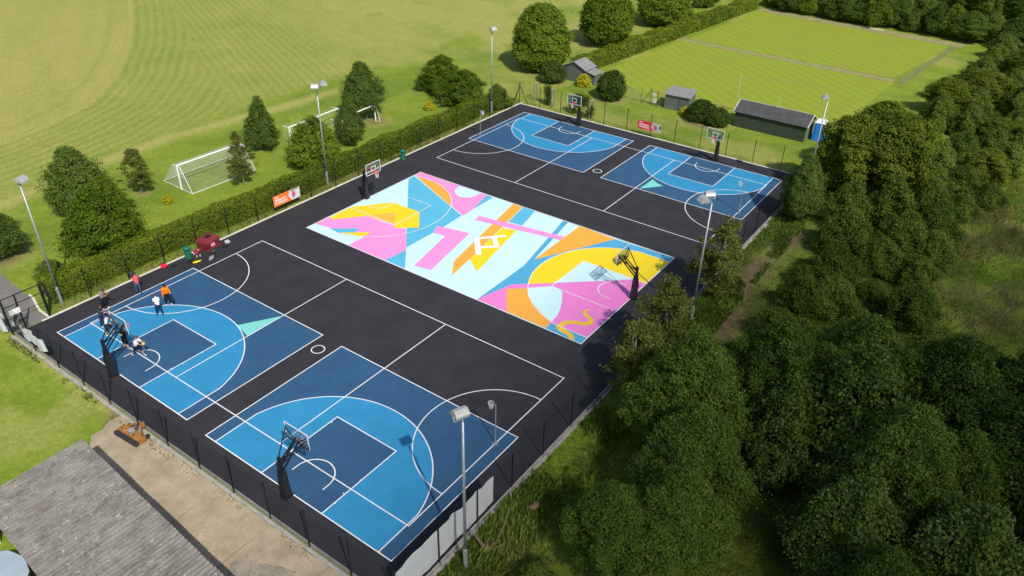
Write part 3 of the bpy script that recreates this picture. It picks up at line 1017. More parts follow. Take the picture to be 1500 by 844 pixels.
def make_netball():
    e = empty('netball_post')
    MB().tube([(0, 0, 0), (0, 0, 3.05)], 0.035, 8).obj('pole', GALV, e)
    MB().box((0, 0, 0.015), (0.3, 0.3, 0.03)).obj('base_plate', GALV, e)
    r = MB()
    r.tube([(0.15 + 0.19 + 0.19 * math.cos(t), 0.19 * math.sin(t), 3.03) for t in np.linspace(0, 2 * math.pi, 21)], 0.013, 5, False).tube([(0, 0, 3.03), (0.15, 0, 3.03)], 0.015, 5)
    ro = r.obj('ring', GALV, e)
    n = MB()
    for k in range(10):
        for s in (1, -1):
            n.tube([(0.34 + rr * math.cos(2 * math.pi * (k + s * j * 0.5) / 10), rr * math.sin(2 * math.pi * (k + s * j * 0.5) / 10), 3.02 - 0.1 * j) for j, rr in enumerate((0.19, 0.16, 0.13, 0.11, 0.1))], 0.008, 3, False)
    n.obj('net', NET, ro)
    return e


n0 = make_netball()
for i, (xy, a, lb) in enumerate([((30.5, -7.62), 180, 'netball post at the near court beside the tall floodlight'), ((-0.05, 30.6), 0, 'netball post at the far court nearest the hedge'), ((30.55, 30.6), 180, 'netball post at the far court in tree shade')]):
    o = n0 if i == 0 else copy_tree(n0)
    o.location = xy + (0,)
    o.rotation_euler = (0, 0, R(a))
    props(o, lb, 'netball post', 'netball posts')

# ------------------------------------------------------------------ floodlights
HEAD = mat('floodlight_aluminium', (0.55, 0.55, 0.53), 0.42, 0.1, 6, 0.5, 0.4)
LENS = mat('floodlight_lens', (0.6, 0.63, 0.66), 0.15, 0.05, 3, 0.6)


def floodlight(xy, aim, heads, label, Hh=9.7, spread=0.0):
    e = empty('floodlight', xy + (-0.06,), 0, label, 'floodlight', 'floodlights round the courts')
    MB().tube([(0, 0, 0), (0, 0, 1.35), (0, 0, 1.42)], [0.12, 0.12, 0.085], 10).obj('base_section', GALV, e, smooth=False)
    MB().tube([(0, 0, 1.42), (0, 0, Hh)], [0.082, 0.058], 10).obj('pole', GALV, e, smooth=True)
    for k in range(heads):
        h = empty('lamp_head', (0, 0, Hh))
        h.parent = e
        off = (k - (heads - 1) / 2)
        h.rotation_euler = (0, 0, R(aim + off * spread))
        y0 = 0.0 if heads == 1 else 0.42
        MB().bar((0, 0, 0.02), (0, y0 + 0.05, 0.12), 0.05).bar((-0.34, y0 + 0.1, 0.1), (0.34, y0 + 0.1, 0.1), 0.04).bar((-0.36, y0 + 0.1, 0.1), (-0.36, y0 + 0.22, 0.32), 0.035).bar((0.36, y0 + 0.1, 0.1), (0.36, y0 + 0.22, 0.32), 0.035).obj('bracket', GALV, h)
        m = MB()
        prof = [(-0.28, 0.03), (-0.24, 0.2), (-0.1, 0.3), (0.12, 0.28), (0.34, 0.1), (0.36, 0.0), (-0.26, -0.04)]
        t = R(-12)
        pr = [(y0 + 0.22 + a * math.cos(t) - b * math.sin(t), 0.28 + a * math.sin(t) + b * math.cos(t)) for a, b in prof]
        n = len(pr)
        m.add([(-0.33, a, b) for a, b in pr] + [(0.33, a, b) for a, b in pr], [tuple(range(n)), tuple(range(2 * n - 1, n - 1, -1))] + [(i, n + i, n + (i + 1) % n, (i + 1) % n) for i in range(n)])
        m.obj('housing', HEAD, h)
        MB().add([(-0.29, pr[5][0], pr[5][1] - 0.012), (0.29, pr[5][0], pr[5][1] - 0.012), (0.29, pr[6][0], pr[6][1] - 0.012), (-0.29, pr[6][0], pr[6][1] - 0.012)], [(0, 1, 2, 3)]).obj('lens', LENS, h)
    return e


floodlight((34.46, -15.44), 68, 1, 'nearest tall floodlight pole beside the white sheeting')
floodlight((34.45, 11.34), 90, 2, 'twin headed floodlight rising between slim trees beside the mural court', spread=100)
floodlight((34.4, 37.8), 115, 1, 'floodlight rising beside the blue toilet and the long shed', spread=60)
floodlight((-4.2, -15.1), -68, 1, 'floodlight pole leaning over the hedge end by the gate')
floodlight((-4.1, 11.3), -90, 2, 'twin headed floodlight in the hedge near the football goals', spread=100)
floodlight((-3.8, 37.7), -110, 1, 'far floodlight beside the corner of the courts')

# ------------------------------------------------------------------ football goals
GOALW = mat('white_goal_frame', (0.82, 0.82, 0.8), 0.45, 0.04, 3)


def net_plane(m, a, b, c, d, nu, nv, r=0.006, sag=0.0):
    a, b, c, d = (Vector(q) for q in (a, b, c, d))

    def P(u, v):
        q = (a * (1 - u) + b * u) * (1 - v) + (d * (1 - u) + c * u) * v
        q.z -= sag * math.sin(math.pi * v)
        return q
    for i in range(nu + 1):
        m.tube([P(i / nu, t) for t in (0, 0.25, 0.5, 0.75, 1)], r, 3, False)
    for j in range(nv + 1):
        m.tube([P(0, j / nv), P(1, j / nv)], r, 3, False)


ge = empty('football_goal', (-14.3, 2.0, -0.06), R(-1), 'large white football goal with nets on both sides', 'goal')
GL = 7.2
for yy in (0, GL):
    MB().tube([(0, yy, 0), (0, yy, 2.44)], 0.075, 8).obj('post', GOALW, ge)
MB().tube([(0, -0.06, 2.44), (0, GL + 0.06, 2.44)], 0.075, 8).obj('crossbar', GOALW, ge)
for s, top, bot in ((-1, 0.75, 3.0), (1, 0.55, 1.75)):
    m = MB()
    for yy in (0, GL):
        m.tube([(0, yy, 2.44), (s * top, yy, 2.38), (s * bot, yy, 0.04), (0, yy, 0.04)], 0.03, 6)
    m.tube([(s * bot, 0, 0.04), (s * bot, GL, 0.04)], 0.03, 6)
    m.obj('support_frame', GOALW, ge)
    nn = MB()
    net_plane(nn, (s * top, 0, 2.38), (s * top, GL, 2.38), (s * bot, GL, 0.05), (s * bot, 0, 0.05), 54, 18, 0.004)
    net_plane(nn, (0, 0, 2.42), (0, GL, 2.42), (s * top, GL, 2.38), (s * top, 0, 2.38), 54, 4, 0.004)
    for yy in (0, GL):
        net_plane(nn, (0, yy, 2.42), (s * top, yy, 2.38), (s * bot, yy, 0.05), (0, yy, 0.05), 14, 16, 0.004)
    nn.obj('net', NET, ge)


def bare_goal(loc, rz, L, Hh, label):
    e = empty('football_goal', loc, rz, label, 'goal')
    for yy in (0, L):
        MB().tube([(0, yy, 0), (0, yy, Hh)], 0.07, 8).obj('post', GOALW, e)
        MB().tube([(0.12, yy + 0.05, Hh), (0.7, yy + 0.05, 0.02), (0.0, yy, 0.02)], 0.03, 6).tube([(0, yy, Hh), (-0.8, yy - 0.1, Hh + 0.02)], 0.03, 6).obj('support_frame', GOALW, e)
    MB().tube([(0, -0.05, Hh), (0, L + 0.05, Hh)], 0.075, 8).obj('crossbar', GOALW, e)
    nn = MB()
    net_plane(nn, (-0.8, 0, Hh), (-0.8, L, Hh), (-1.2, L, 0.1), (-1.2, 0, 0.1), 30, 10, 0.004)
    nn.obj('net', NET, e)


bare_goal((-14.15, 15.4, -0.06), R(2), 7.4, 2.3, 'white football goal behind the yellow green bushy tree')
bare_goal((-12.4, 20.6, -0.06), R(4), 6.4, 1.95, 'smaller white football goal ending right of the dark tree')

# ------------------------------------------------------------------ banners on the fence


def banner(name, axis, fixed, u0, u1, z0, z1, label, c_main, c_side, flip=False, seed=3):
    rd = random.Random(seed)
    e = empty(name, (0, 0, 0), 0, label, 'banner')

    def quad(pts, off, material, nm):
        P = []
        for u, v in pts:
            uu, z = u0 + (u1 - u0) * u, z0 + (z1 - z0) * v
            P.append((uu, fixed - off, z) if axis == 'x' else (fixed + off, uu, z))
        k = len(P)
        t = 0.003
        Q = [(p[0], p[1] + t, p[2]) if axis == 'x' else (p[0] - t, p[1], p[2]) for p in P]
        MB().add(P + Q, [tuple(range(k)), tuple(range(2 * k - 1, k - 1, -1))] + [(i, k + i, k + (i + 1) % k, (i + 1) % k) for i in range(k)]).obj(nm, material, e)
    quad([(0, 0), (1, 0), (1, 1), (0, 1)], 0.0, c_side, 'banner_sheet')
    quad([(0, 0), (0.68, 0), (0.56, 0.5), (0.62, 1), (0, 1)], 0.006, c_main, 'colour_field')
    wp = mat('banner_white_print', (0.8, 0.78, 0.76), 0.6)
    for row, (v0, v1, ua, ub) in enumerate(((0.74, 0.88, 0.06, 0.2), (0.46, 0.66, 0.06, 0.46), (0.2, 0.4, 0.06, 0.5), (0.08, 0.13, 0.3, 0.52))):
        u = ua
        while u < ub:
            wd = rd.uniform(0.012, 0.028)
            quad([(u, v0), (u + wd, v0), (u + wd, v1 - rd.uniform(0, 0.05)), (u, v1)], 0.012, wp, 'lettering')
            u += wd + 0.012
    pk = mat(name + '_figure', (0.55, 0.12, 0.25) if axis == 'y' else (0.1, 0.16, 0.28), 0.6, 0.4, 6)
    ell = [(0.76 + 0.07 * math.cos(t), 0.5 + 0.3 * math.sin(t) * (1 + 0.2 * math.cos(3 * t))) for t in np.linspace(0, 2 * math.pi, 19)[:-1]]
    quad(ell, 0.012, pk, 'printed_figure')
    dk = mat(name + '_dark_print', (0.06, 0.06, 0.07), 0.6)
    quad([(0.66, 0.82), (0.97, 0.9), (0.97, 0.98), (0.64, 0.95)] if axis == 'y' else [(0.92, 0.45), (0.99, 0.45), (0.99, 0.85), (0.93, 0.8)], 0.010, dk if axis == 'x' else mat('banner_brown_print', (0.2, 0.16, 0.11), 0.6), 'printed_block')
    return e


ORB = mat('orange_banner', (0.86, 0.2, 0.03), 0.55, 0.08)
REDB = mat('red_banner', (0.75, 0.03, 0.05), 0.55, 0.08)
SIDE = mat('pale_banner', (0.66, 0.66, 0.68), 0.55, 0.1)
SIDE2 = mat('lime_grey_banner', (0.5, 0.53, 0.4), 0.55, 0.3, 5)
banner('fence_banner', 'y', -3.04, 3.95, 7.0, 0.66, 1.7, 'orange and white banner with a pink figure on the hedge side fence', ORB, SIDE)
banner('fence_banner', 'x', 42.58, 13.5, 16.45, 0.72, 1.74, 'red banner with a grey figure on the far fence', REDB, SIDE2, seed=8)


# ------------------------------------------------------------------ buildings
ROOFC = None


def asbestos():
    m = bpy.data.materials.new('weathered_cement_roofing')
    m.use_nodes = True
    n, l = m.node_tree.nodes, m.node_tree.links
    b = n['Principled BSDF']
    b.inputs['Roughness'].default_value = 0.95
    b.inputs['Specular IOR Level'].default_value = 0.1
    g = n.new('ShaderNodeNewGeometry')

    def nz(sc, d=5, r=0.65, st=None):
        z = n.new('ShaderNodeTexNoise')
        z.inputs['Scale'].default_value = sc
        z.inputs['Detail'].default_value = d
        z.inputs['Roughness'].default_value = r
        if st:
            mp = n.new('ShaderNodeMapping')
            mp.inputs['Scale'].default_value = st
            l.new(g.outputs['Position'], mp.inputs[0])
            l.new(mp.outputs[0], z.inputs[0])
        else:
            l.new(g.outputs['Position'], z.inputs[0])
        return z.outputs[0]

    def mix(a, bb, f, lo, hi, top=1.0):
        x = n.new('ShaderNodeMix')
        x.data_type = 'RGBA'
        mr = n.new('ShaderNodeMapRange')
        mr.inputs[1].default_value, mr.inputs[2].default_value, mr.inputs[4].default_value = lo, hi, top
        l.new(f, mr.inputs[0])
        l.new(mr.outputs[0], x.inputs[0])
        for s, v in ((x.inputs[6], a), (x.inputs[7], bb)):
            if isinstance(v, tuple):
                s.default_value = v + (1,)
            else:
                l.new(v, s)
        return x.outputs[2]
    c = mix((0.19, 0.178, 0.16), (0.27, 0.255, 0.23), nz(0.9), 0.3, 0.7)
    c = mix(c, (0.1, 0.09, 0.08), nz(2.6, 6, 0.75, (1, 0.45, 1)), 0.46, 0.66, 0.8)
    c = mix(c, (0.07, 0.063, 0.055), nz(11, 5, 0.8), 0.52, 0.66, 0.7)
    c = mix(c, (0.6, 0.58, 0.52), nz(3.2, 6, 0.85), 0.6, 0.66, 0.85)
    c = mix(c, (0.25, 0.2, 0.12), nz(1.3, 4), 0.58, 0.75, 0.5)
    l.new(c, b.inputs['Base Color'])
    return m


ROOFC = asbestos()
bd = empty('low_building', (14.45, -23.15, 0), R(-3.8), 'low building with lichen spotted corrugated cement roof beside the yard', 'building')
BL, BW = 20.0, 5.1     # length along local x, width along -y
WALLM = mat('cream_rendered_wall', (0.42, 0.4, 0.34), 0.9, 0.15, 2)
MB().box((BL / 2, -BW / 2, 1.2), (BL - 0.7, BW - 0.6, 2.4)).obj('wall', WALLM, bd)


def corrugated(w, ln, pitch=0.26, amp=0.055):
    m = MB()
    k = int(round(w / pitch * 8))
    vs, fs = [], []
    for i in range(k + 1):
        x = -w / 2 + w * i / k
        z = amp * math.cos(2 * math.pi * x / pitch)
        vs += [(x, -ln / 2, z), (x, ln / 2, z)]
    n1 = len(vs)
    vs += [(a, b, c - 0.01) for a, b, c in vs]
    for i in range(k):
        fs.append((2 * i, 2 * i + 2, 2 * i + 3, 2 * i + 1))
        fs.append((n1 + 2 * i + 1, n1 + 2 * i + 3, n1 + 2 * i + 2, n1 + 2 * i))
        fs.append((2 * i, n1 + 2 * i, n1 + 2 * i + 2, 2 * i + 2))
        fs.append((2 * i + 1, 2 * i + 3, n1 + 2 * i + 3, n1 + 2 * i + 1))
    m.add(vs, fs)
    return m.mesh('roof_sheet', ROOFC)


SW = 0.26 * 4
cs = corrugated(SW, 1.85)
slope = R(3)
nxs = int(BL / SW)
for i in range(nxs):
    for j in range(3):
        o = link('roof_sheet', cs, bd, (SW * (i + 0.5), -0.85 - j * 1.7 + random.uniform(-0.012, 0.012), 2.98 - (0.85 + j * 1.7) * math.tan(slope) + 0.0 - 0.004 * (i % 2) + random.uniform(-0.001, 0.001)))
        o.rotation_euler = (R(2.7) + random.uniform(-0.0006, 0.0006), 0, 0)
MB().tube([(0, 0.04, 2.9), (0, -BW - 0.1, 2.66)], 0.07, 6).obj('verge_trim', mat('grey_verge', (0.22, 0.21, 0.2), 0.9), bd)
GRNP = mat('dark_green_paint', (0.03, 0.085, 0.06), 0.6, 0.2, 4)
MB().box((13.9, -0.08, 2.82), (1.6, 0.42, 0.06)).obj('canopy', GRNP, bd)
MB().box((13.8, -0.32, 3.03), (1.2, 0.1, 0.05)).obj('flashing', WHT, bd)

tk = empty('covered_tank', (17.6, -30.3, -0.06), 0, 'round tank under a pale blue cover behind the corrugated roof', 'tank')
TANK = mat('pale_blue_cover', (0.36, 0.45, 0.53), 0.5, 0.08, 1)
pl = [(1.95 * math.cos(t), 1.95 * math.sin(t)) for t in np.linspace(0, 2 * math.pi, 13)[:-1]]
MB().prism(pl, 0, 1.15).obj('wall', mat('tank_wall', (0.12, 0.13, 0.14), 0.6), tk)
m = MB()
m.add([(x * 1.04, y * 1.04, 1.16) for x, y in pl] + [(0, 0, 1.34)], [(i, (i + 1) % 12, 12) for i in range(12)])
m.obj('cover', TANK, tk)
cf = empty('cold_frame', (13.4, -28.5, -0.06), R(-20), 'small glazed cold frame behind the corrugated roof', 'cold frame')
MB().box((0, 0, 0.3), (2.2, 1.2, 0.6)).obj('box', mat('cream_boards', (0.5, 0.45, 0.33), 0.8), cf)
MB().box((0, 0, 0.64), (2.25, 1.25, 0.03), (R(8), 0, 0)).obj('glass_lid', mat('cold_frame_glass', (0.35, 0.48, 0.45), 0.15, 0.1, 2, 0.6), cf)

# sheds by the bowling green
FELT = mat('grey_roof_felt', (0.235, 0.24, 0.235), 0.9, 0.12, 2, 0.2, fine=0.1, bscale=10)
FELTD = mat('dark_roof_felt', (0.075, 0.078, 0.08), 0.9, 0.2, 1.5, 0.2, fine=0.1, bscale=10)
BOARD = mat('grey_green_boards', (0.115, 0.135, 0.115), 0.85, 0.15, 2)
DGRN = mat('dark_green_boards', (0.045, 0.065, 0.04), 0.85, 0.15, 2)
TRIM = mat('weathered_white_trim', (0.5, 0.5, 0.44), 0.7, 0.15, 3)
RUST = mat('rusty_brown_steel', (0.11, 0.06, 0.04), 0.8, 0.25, 6)


def boards(e, a, b, z0, z1, material, n=None, top=None):
    """vertical cladding boards on a wall from a to b (xy); top(t) gives extra height"""
    a, b = Vector(a), Vector(b)
    d = b - a
    L = d.length
    n = n or max(3, int(L / 0.3))
    ang = math.atan2(d.y, d.x)
    for i in range(n):
        t = (i + 0.5) / n
        p = a + d * t
        h = z1 - z0 + (top(t) if top else 0)
        MB().box((0, 0, h / 2), (L / n - 0.012, 0.03, h)).obj('board', material, e, (p.x, p.y, z0), ang)


def slab(m, pts, th):
    """thick roof plane from 4 points"""
    pts = [Vector(p) for p in pts]
    nrm = (pts[1] - pts[0]).cross(pts[3] - pts[0]).normalized() * th
    m.add(list(pts) + [p - nrm for p in pts], [(0, 1, 2, 3), (7, 6, 5, 4), (0, 4, 5, 1), (1, 5, 6, 2), (2, 6, 7, 3), (3, 7, 4, 0)])
    return m


s1 = empty('shed', (-4.2, 54.6, -0.06), 0, 'grey shed with apex roof and lower lean to at the hedge end', 'shed')
MB().box((1.7, 1.3, 0.95), (3.2, 2.5, 1.9)).obj('wall', BOARD, s1)
boards(s1, (0.05, 0.03), (3.35, 0.03), 0.0, 1.9, BOARD, 11, lambda t: 0.75 * (1 - abs(2 * t - 1)))
boards(s1, (3.33, 0.06), (3.33, 2.6), 0.0, 1.9, BOARD, 8)
r = MB()
slab(r, [(-0.2, -0.2, 1.86), (1.7, -0.2, 2.76), (1.7, 2.8, 2.76), (-0.2, 2.8, 1.86)], 0.06)
slab(r, [(1.7, -0.2, 2.76), (3.65, -0.2, 1.84), (3.65, 2.8, 1.84), (1.7, 2.8, 2.76)], 0.06)
r.obj('roof', FELT, s1)
MB().box((4.1, 1.2, 0.7), (1.4, 1.9, 1.4)).obj('lean_to', BOARD, s1)
r = MB()
slab(r, [(3.4, 0.05, 1.72), (5.0, 0.05, 1.42), (5.0, 2.4, 1.42), (3.4, 2.4, 1.72)], 0.05)
r.obj('lean_to_roof', FELT, s1)

s2 = empty('shed', (12.0, 52.7, -0.06), R(4), 'small grey green shed with flat sloping roof by the green', 'shed')
MB().box((1.55, 1.2, 0.92), (3.0, 2.3, 1.84)).obj('wall', BOARD, s2)
boards(s2, (0.0, 0.02), (3.1, 0.02), 0.0, 1.86, BOARD, 10)
boards(s2, (3.09, 0.05), (3.09, 2.36), 0.0, 1.88, BOARD, 7, lambda t: 0.3 * t)
r = MB()
slab(r, [(-0.15, -0.2, 1.9), (3.3, -0.2, 1.9), (3.3, 2.55, 2.24), (-0.15, 2.55, 2.24)], 0.07)
r.obj('roof', FELT, s2)
MB().box((1.9, -0.02, 0.9), (0.06, 0.05, 1.75)).obj('door_edge', RUST, s2)

s3 = empty('shed', (21.3, 52.25, -0.06), 0, 'long dark green shed with felt roof and pale barge boards', 'shed')
SL = 8.4
MB().box((SL / 2, 1.55, 0.95), (SL - 0.1, 3.0, 1.9)).obj('wall', DGRN, s3)
boards(s3, (0, 0.02), (SL, 0.02), 0.0, 1.9, DGRN, 28)
boards(s3, (SL + 0.01, 0.05), (SL + 0.01, 3.05), 0.0, 1.9, mat('pale_green_boards', (0.12, 0.17, 0.115), 0.85), 10, lambda t: 0.85 * (1 - abs(2 * t - 1)))
r = MB()
slab(r, [(-0.15, -0.25, 1.86), (SL + 0.2, -0.25, 1.86), (SL + 0.2, 1.55, 2.85), (-0.15, 1.55, 2.85)], 0.06)
slab(r, [(SL + 0.2, 3.3, 1.86), (-0.15, 3.3, 1.86), (-0.15, 1.55, 2.85), (SL + 0.2, 1.55, 2.85)], 0.06)
r.obj('roof', FELTD, s3)
for xx in (-0.17, SL + 0.22):
    MB().bar((xx, -0.27, 1.83), (xx, 1.55, 2.83), 0.1).bar((xx, 1.55, 2.83), (xx, 3.32, 1.83), 0.1).obj('barge_board', TRIM, s3)
MB().bar((-0.15, 1.55, 2.88), (SL + 0.2, 1.55, 2.88), 0.06).obj('ridge_cap', TRIM, s3)

to = empty('portable_toilet', (30.2, 53.6, -0.06), R(8), 'bright blue portable toilet with white roof at the end of the long shed', 'portable toilet')
BLUE = mat('blue_plastic', (0.015, 0.16, 0.6), 0.45, 0.1, 3, 0.5)
MB().box((0.6, 0.6, 1.05), (1.2, 1.2, 2.1)).obj('cabin', BLUE, to)
MB().box((0.6, -0.015, 1.05), (0.8, 0.03, 1.9)).obj('door', mat('blue_plastic_door', (0.02, 0.22, 0.68), 0.45), to)
for xx in (0.02, 1.18):
    MB().box((xx, -0.01, 1.05), (0.06, 0.06, 2.1)).obj('corner_post', BLUE, to)
m = MB()
m.add([(-0.06, -0.06, 2.1), (1.26, -0.06, 2.1), (1.26, 1.26, 2.1), (-0.06, 1.26, 2.1), (0.12, 0.12, 2.3), (1.08, 0.12, 2.3), (1.08, 1.08, 2.3), (0.12, 1.08, 2.3)], [(3, 2, 1, 0), (4, 5, 6, 7), (0, 1, 5, 4), (1, 2, 6, 5), (2, 3, 7, 6), (3, 0, 4, 7)])
m.obj('roof', WHT, to)

# bowling green fence of steel posts and wire
fe = empty('wire_fence', (4.5, 53.0, -0.06), 0, 'thin rusty post and wire fence round the bowling green', 'fence')
for i in range(10):
    if 1.8 + 2.3 * i > 7.0 and 1.8 + 2.3 * i < 11.2:
        continue
    xx = 1.8 + 2.3 * i
    MB().tube([(xx, 0, 0), (xx, 0, 1.75)], 0.03, 5).obj('post', RUST, fe)
MB().tube([(11.5, 0.3, 1.72), (16.8, 0, 1.7)], 0.03, 5).obj('top_rail', RUST, fe)
wm = MB()
net_plane(wm, (1.8, 0.02, 1.7), (7.0, 0.02, 1.7), (7.0, 0.02, 0.1), (1.8, 0.02, 0.1), 60, 16, 0.003)
wm.obj('wire_mesh', mat('wire_grey', (0.3, 0.3, 0.28), 0.6), fe)
gt_e = empty('gate', (10.0, 52.8, -0.06), R(-12), 'rusty frame gate with two white notices by the grey shed', 'gate')
m = MB()
for p, q in (((0, 0, 0), (0, 0, 2.1)), ((1.15, 0, 0), (1.15, 0, 2.0)), ((0, 0, 1.75), (1.15, 0, 1.75)), ((0, 0, 0.25), (1.15, 0, 0.25)), ((0, 0, 1.9), (-1.0, -0.5, 0))):
    m.tube([p, q], 0.04, 5)
m.obj('frame', RUST, gt_e)
MB().box((0.6, -0.05, 1.45), (0.55, 0.02, 0.45)).obj('notice', WHT, gt_e)
MB().box((0.75, -0.05, 0.7), (0.4, 0.02, 0.55)).obj('notice', WHT, gt_e)
for i, (xx, yy, hh, lb) in enumerate(((18.0, 62.0, 3.2, 'thin pale pole on the bowling green behind the grey shed'), (24.4, 58.3, 2.9, 'thin pale pole behind the long shed roof'))):
    MB().tube([(0, 0, 0), (0, 0, hh)], 0.028, 5).obj('pole', mat('pale_pole', (0.55, 0.55, 0.45), 0.7), None, (xx, yy, -0.06))
    props([o for o in COL.objects if o.name.startswith('pole') and not o.parent][-1], lb, 'pole')

# timber arches with climbers
TIMB = mat('silvered_timber', (0.3, 0.27, 0.21), 0.9, 0.2, 4)


def arch(a, b, label):
    e = empty('garden_arch', (a[0], a[1], -0.06), 0, label, 'arch')
    dx, dy = b[0] - a[0], b[1] - a[1]
    L = math.hypot(dx, dy)
    e.rotation_euler = (0, 0, math.atan2(dy, dx))
    for xx in (0, L):
        for yy in (0, 0.5):
            MB().box((xx, yy, 1.1), (0.13, 0.1, 2.2)).obj('post', TIMB, e)
        MB().box((xx, 0.25, 2.26), (0.16, 0.9, 0.1)).obj('cross_beam', TIMB, e)
    return e


ar1 = arch((-2.2, 44.6), (0.8, 44.0), 'bare timber arch with a thin climber left of the far hoop')
ar2 = arch((3.9, 43.6), (6.6, 43.4), 'timber arch smothered in green climber behind the far hoop')

# ------------------------------------------------------------------ bins and yard machine
def litter_bin(loc, rz, label):
    e = empty('litter_bin', loc, rz, label, 'bin', 'green litter bins')
    G = mat('green_bin_plastic', (0.012, 0.16, 0.095), 0.45, 0.12, 4, 0.4)
    MB().tube([(0, 0, 0), (0, 0, 0.7)], [0.24, 0.27], 14).obj('body', G, e, smooth=False)
    m = MB()
    for k in range(4):
        t = math.pi / 4 + k * math.pi / 2
        m.box((0.24 * math.cos(t), 0.24 * math.sin(t), 0.79), (0.1, 0.1, 0.2), (0, 0, t))
    m.obj('hood_post', G, e)
    MB().tube([(0, 0, 0.7), (0, 0, 0.88)], [0.19, 0.19], 12).obj('opening_shade_drum', mat('bin_inside_shade', (0.01, 0.012, 0.012), 0.8), e)  # solid drum, its near-black colour stands in for shade inside the bin
    m = MB()
    m.tube([(0, 0, 0.88), (0, 0, 0.96), (0, 0, 1.03), (0, 0, 1.05)], [0.285, 0.28, 0.2, 0.08], 14)
    m.obj('hood', G, e)
    return e


litter_bin((-2.45, -5.5, 0.0), 0.3, 'green litter bin beside the red grit bin')
litter_bin((-2.55, 20.5, 0.0), 0.0, 'green litter bin on the kerb left of the mural court')

gb_ = empty('grit_bin', (-2.7, -3.35, 0.0), R(12), 'large dark red bin with square hole in its lid beside the hedge', 'grit bin')
gb_.scale = (0.86, 0.88, 0.95)
MAR = mat('maroon_plastic', (0.19, 0.025, 0.028), 0.55, 0.35, 3, 0.4)
m = MB()
a, b = [(-0.55, -0.75), (0.55, -0.75), (0.55, 0.75), (-0.55, 0.75)], [(-0.68, -0.88), (0.68, -0.88), (0.68, 0.88), (-0.68, 0.88)]
m.add([(x, y, 0.12) for x, y in a] + [(x, y, 0.78) for x, y in b], [(3, 2, 1, 0), (4, 5, 6, 7), (0, 1, 5, 4), (1, 2, 6, 5), (2, 3, 7, 6), (3, 0, 4, 7)])
m.box((0, 0, 0.07), (1.35, 1.75, 0.12))
m.obj('body', MAR, gb_)
m = MB()
c, d = [(-0.72, -0.92), (0.72, -0.92), (0.72, 0.92), (-0.72, 0.92)], [(-0.42, -0.6), (0.42, -0.6), (0.42, 0.6), (-0.42, 0.6)]
m.add([(x, y, 0.78) for x, y in c] + [(x, y, 1.08) for x, y in d], [(3, 2, 1, 0), (4, 5, 6, 7), (0, 1, 5, 4), (1, 2, 6, 5), (2, 3, 7, 6), (3, 0, 4, 7)])
m.obj('lid', MAR, gb_)
MB().box((0.12, 0, 1.083), (0.5, 0.55, 0.012)).obj('hole', mat('bin_hole_shade', (0.008, 0.008, 0.008), 0.9), gb_)  # flat black plate on the lid, painted as the shade inside a hole
MB().box((0.68, -0.1, 0.45), (0.03, 0.5, 0.3), (0, R(-10), 0)).obj('sticker', mat('bin_sticker', (0.6, 0.3, 0.3), 0.6), gb_)

ORG = mat('worn_orange_paint', (0.34, 0.15, 0.04), 0.75, 0.55, 9)
DKS = mat('dark_steel', (0.035, 0.033, 0.035), 0.6, 0.3, 6)
mw = empty('mower_deck', (12.95, -20.0, -0.035), R(4), 'orange mower attachment with dark blade bar parked on the yard', 'mower')
m = MB()
m.tube([(-1.05, -0.42, 0.16), (-0.98, -0.42, 0.2), (0.98, -0.42, 0.2), (1.05, -0.42, 0.16)], [0.04, 0.15, 0.15, 0.04], 8)
m.obj('roller', DKS, mw)
m = MB()
m.box((0, -0.2, 0.3), (1.95, 0.14, 0.1)).box((-0.95, -0.05, 0.22), (0.06, 0.5, 0.34)).box((0.95, -0.05, 0.22), (0.06, 0.5, 0.34)).box((0, 0.12, 0.36), (1.5, 0.1, 0.1))
m.obj('frame', ORG, mw)
for s in (-1, 1):
    MB().tube([(s * 0.55, 0.0, 0.3), (s * 0.55, 0.0, 0.46)], [0.3, 0.22], 12).obj('blade_housing', ORG, mw)
    MB().tube([(s * 0.8, 0.38, 0.16), (s * 0.88, 0.38, 0.16)], 0.16, 10).obj('wheel', DKS, mw)
    MB().bar((s * 0.7, 0.1, 0.4), (s * 0.16, 0.5, 0.62), 0.07).obj('hitch_arm', ORG, mw)
MB().box((0, -0.02, 0.46), (0.34, 0.3, 0.22)).obj('gearbox', mat('grey_casting', (0.3, 0.3, 0.28), 0.5), mw)
MB().tube([(0, 0.1, 0.5), (0, 0.62, 0.5), (0.1, 0.75, 0.42)], 0.05, 6).obj('drive_shaft', DKS, mw)
MB().box((0.2, 0.62, 0.56), (0.08, 0.24, 0.34)).obj('link_plate', ORG, mw)

# dead stump by the near floodlight
st = empty('dead_stump', (34.75, -14.1, -0.06), 0, 'pale dead tree stump with broken branches by the near floodlight', 'stump')
st.scale = (0.8, 0.8, 0.72)
BARKP = mat('bleached_bark', (0.2, 0.135, 0.085), 0.95, 0.4, 7, 0.1, fine=0.2, bscale=25)
MB().tube([(0, 0, -0.1), (0.02, 0.02, 0.25), (-0.05, 0.05, 0.6)], [0.34, 0.24, 0.12], 9).obj('trunk', BARKP, st)
for pts, rr in (([(0, 0, 0.25), (-0.45, -0.1, 0.9), (-0.75, -0.2, 1.5)], 0.13), ([(0, 0, 0.3), (0.08, 0.12, 1.5)], 0.075), ([(0.1, 0.05, 0.25), (0.5, 0.4, 0.5), (0.75, 0.6, 0.75)], 0.1), ([(0.1, 0.1, 0.2), (0.2, 0.9, 0.5), (0.25, 1.5, 1.3), (0.15, 2.2, 2.4)], 0.06), ([(-0.7, -0.2, 1.4), (-0.72, 0.0, 2.4)], 0.045), ([(-0.65, -0.15, 1.3), (-1.0, -0.45, 2.1)], 0.045)):
    MB().tube(pts, list(np.linspace(rr, rr * 0.5, len(pts))), 6).obj('branch', BARKP, st)
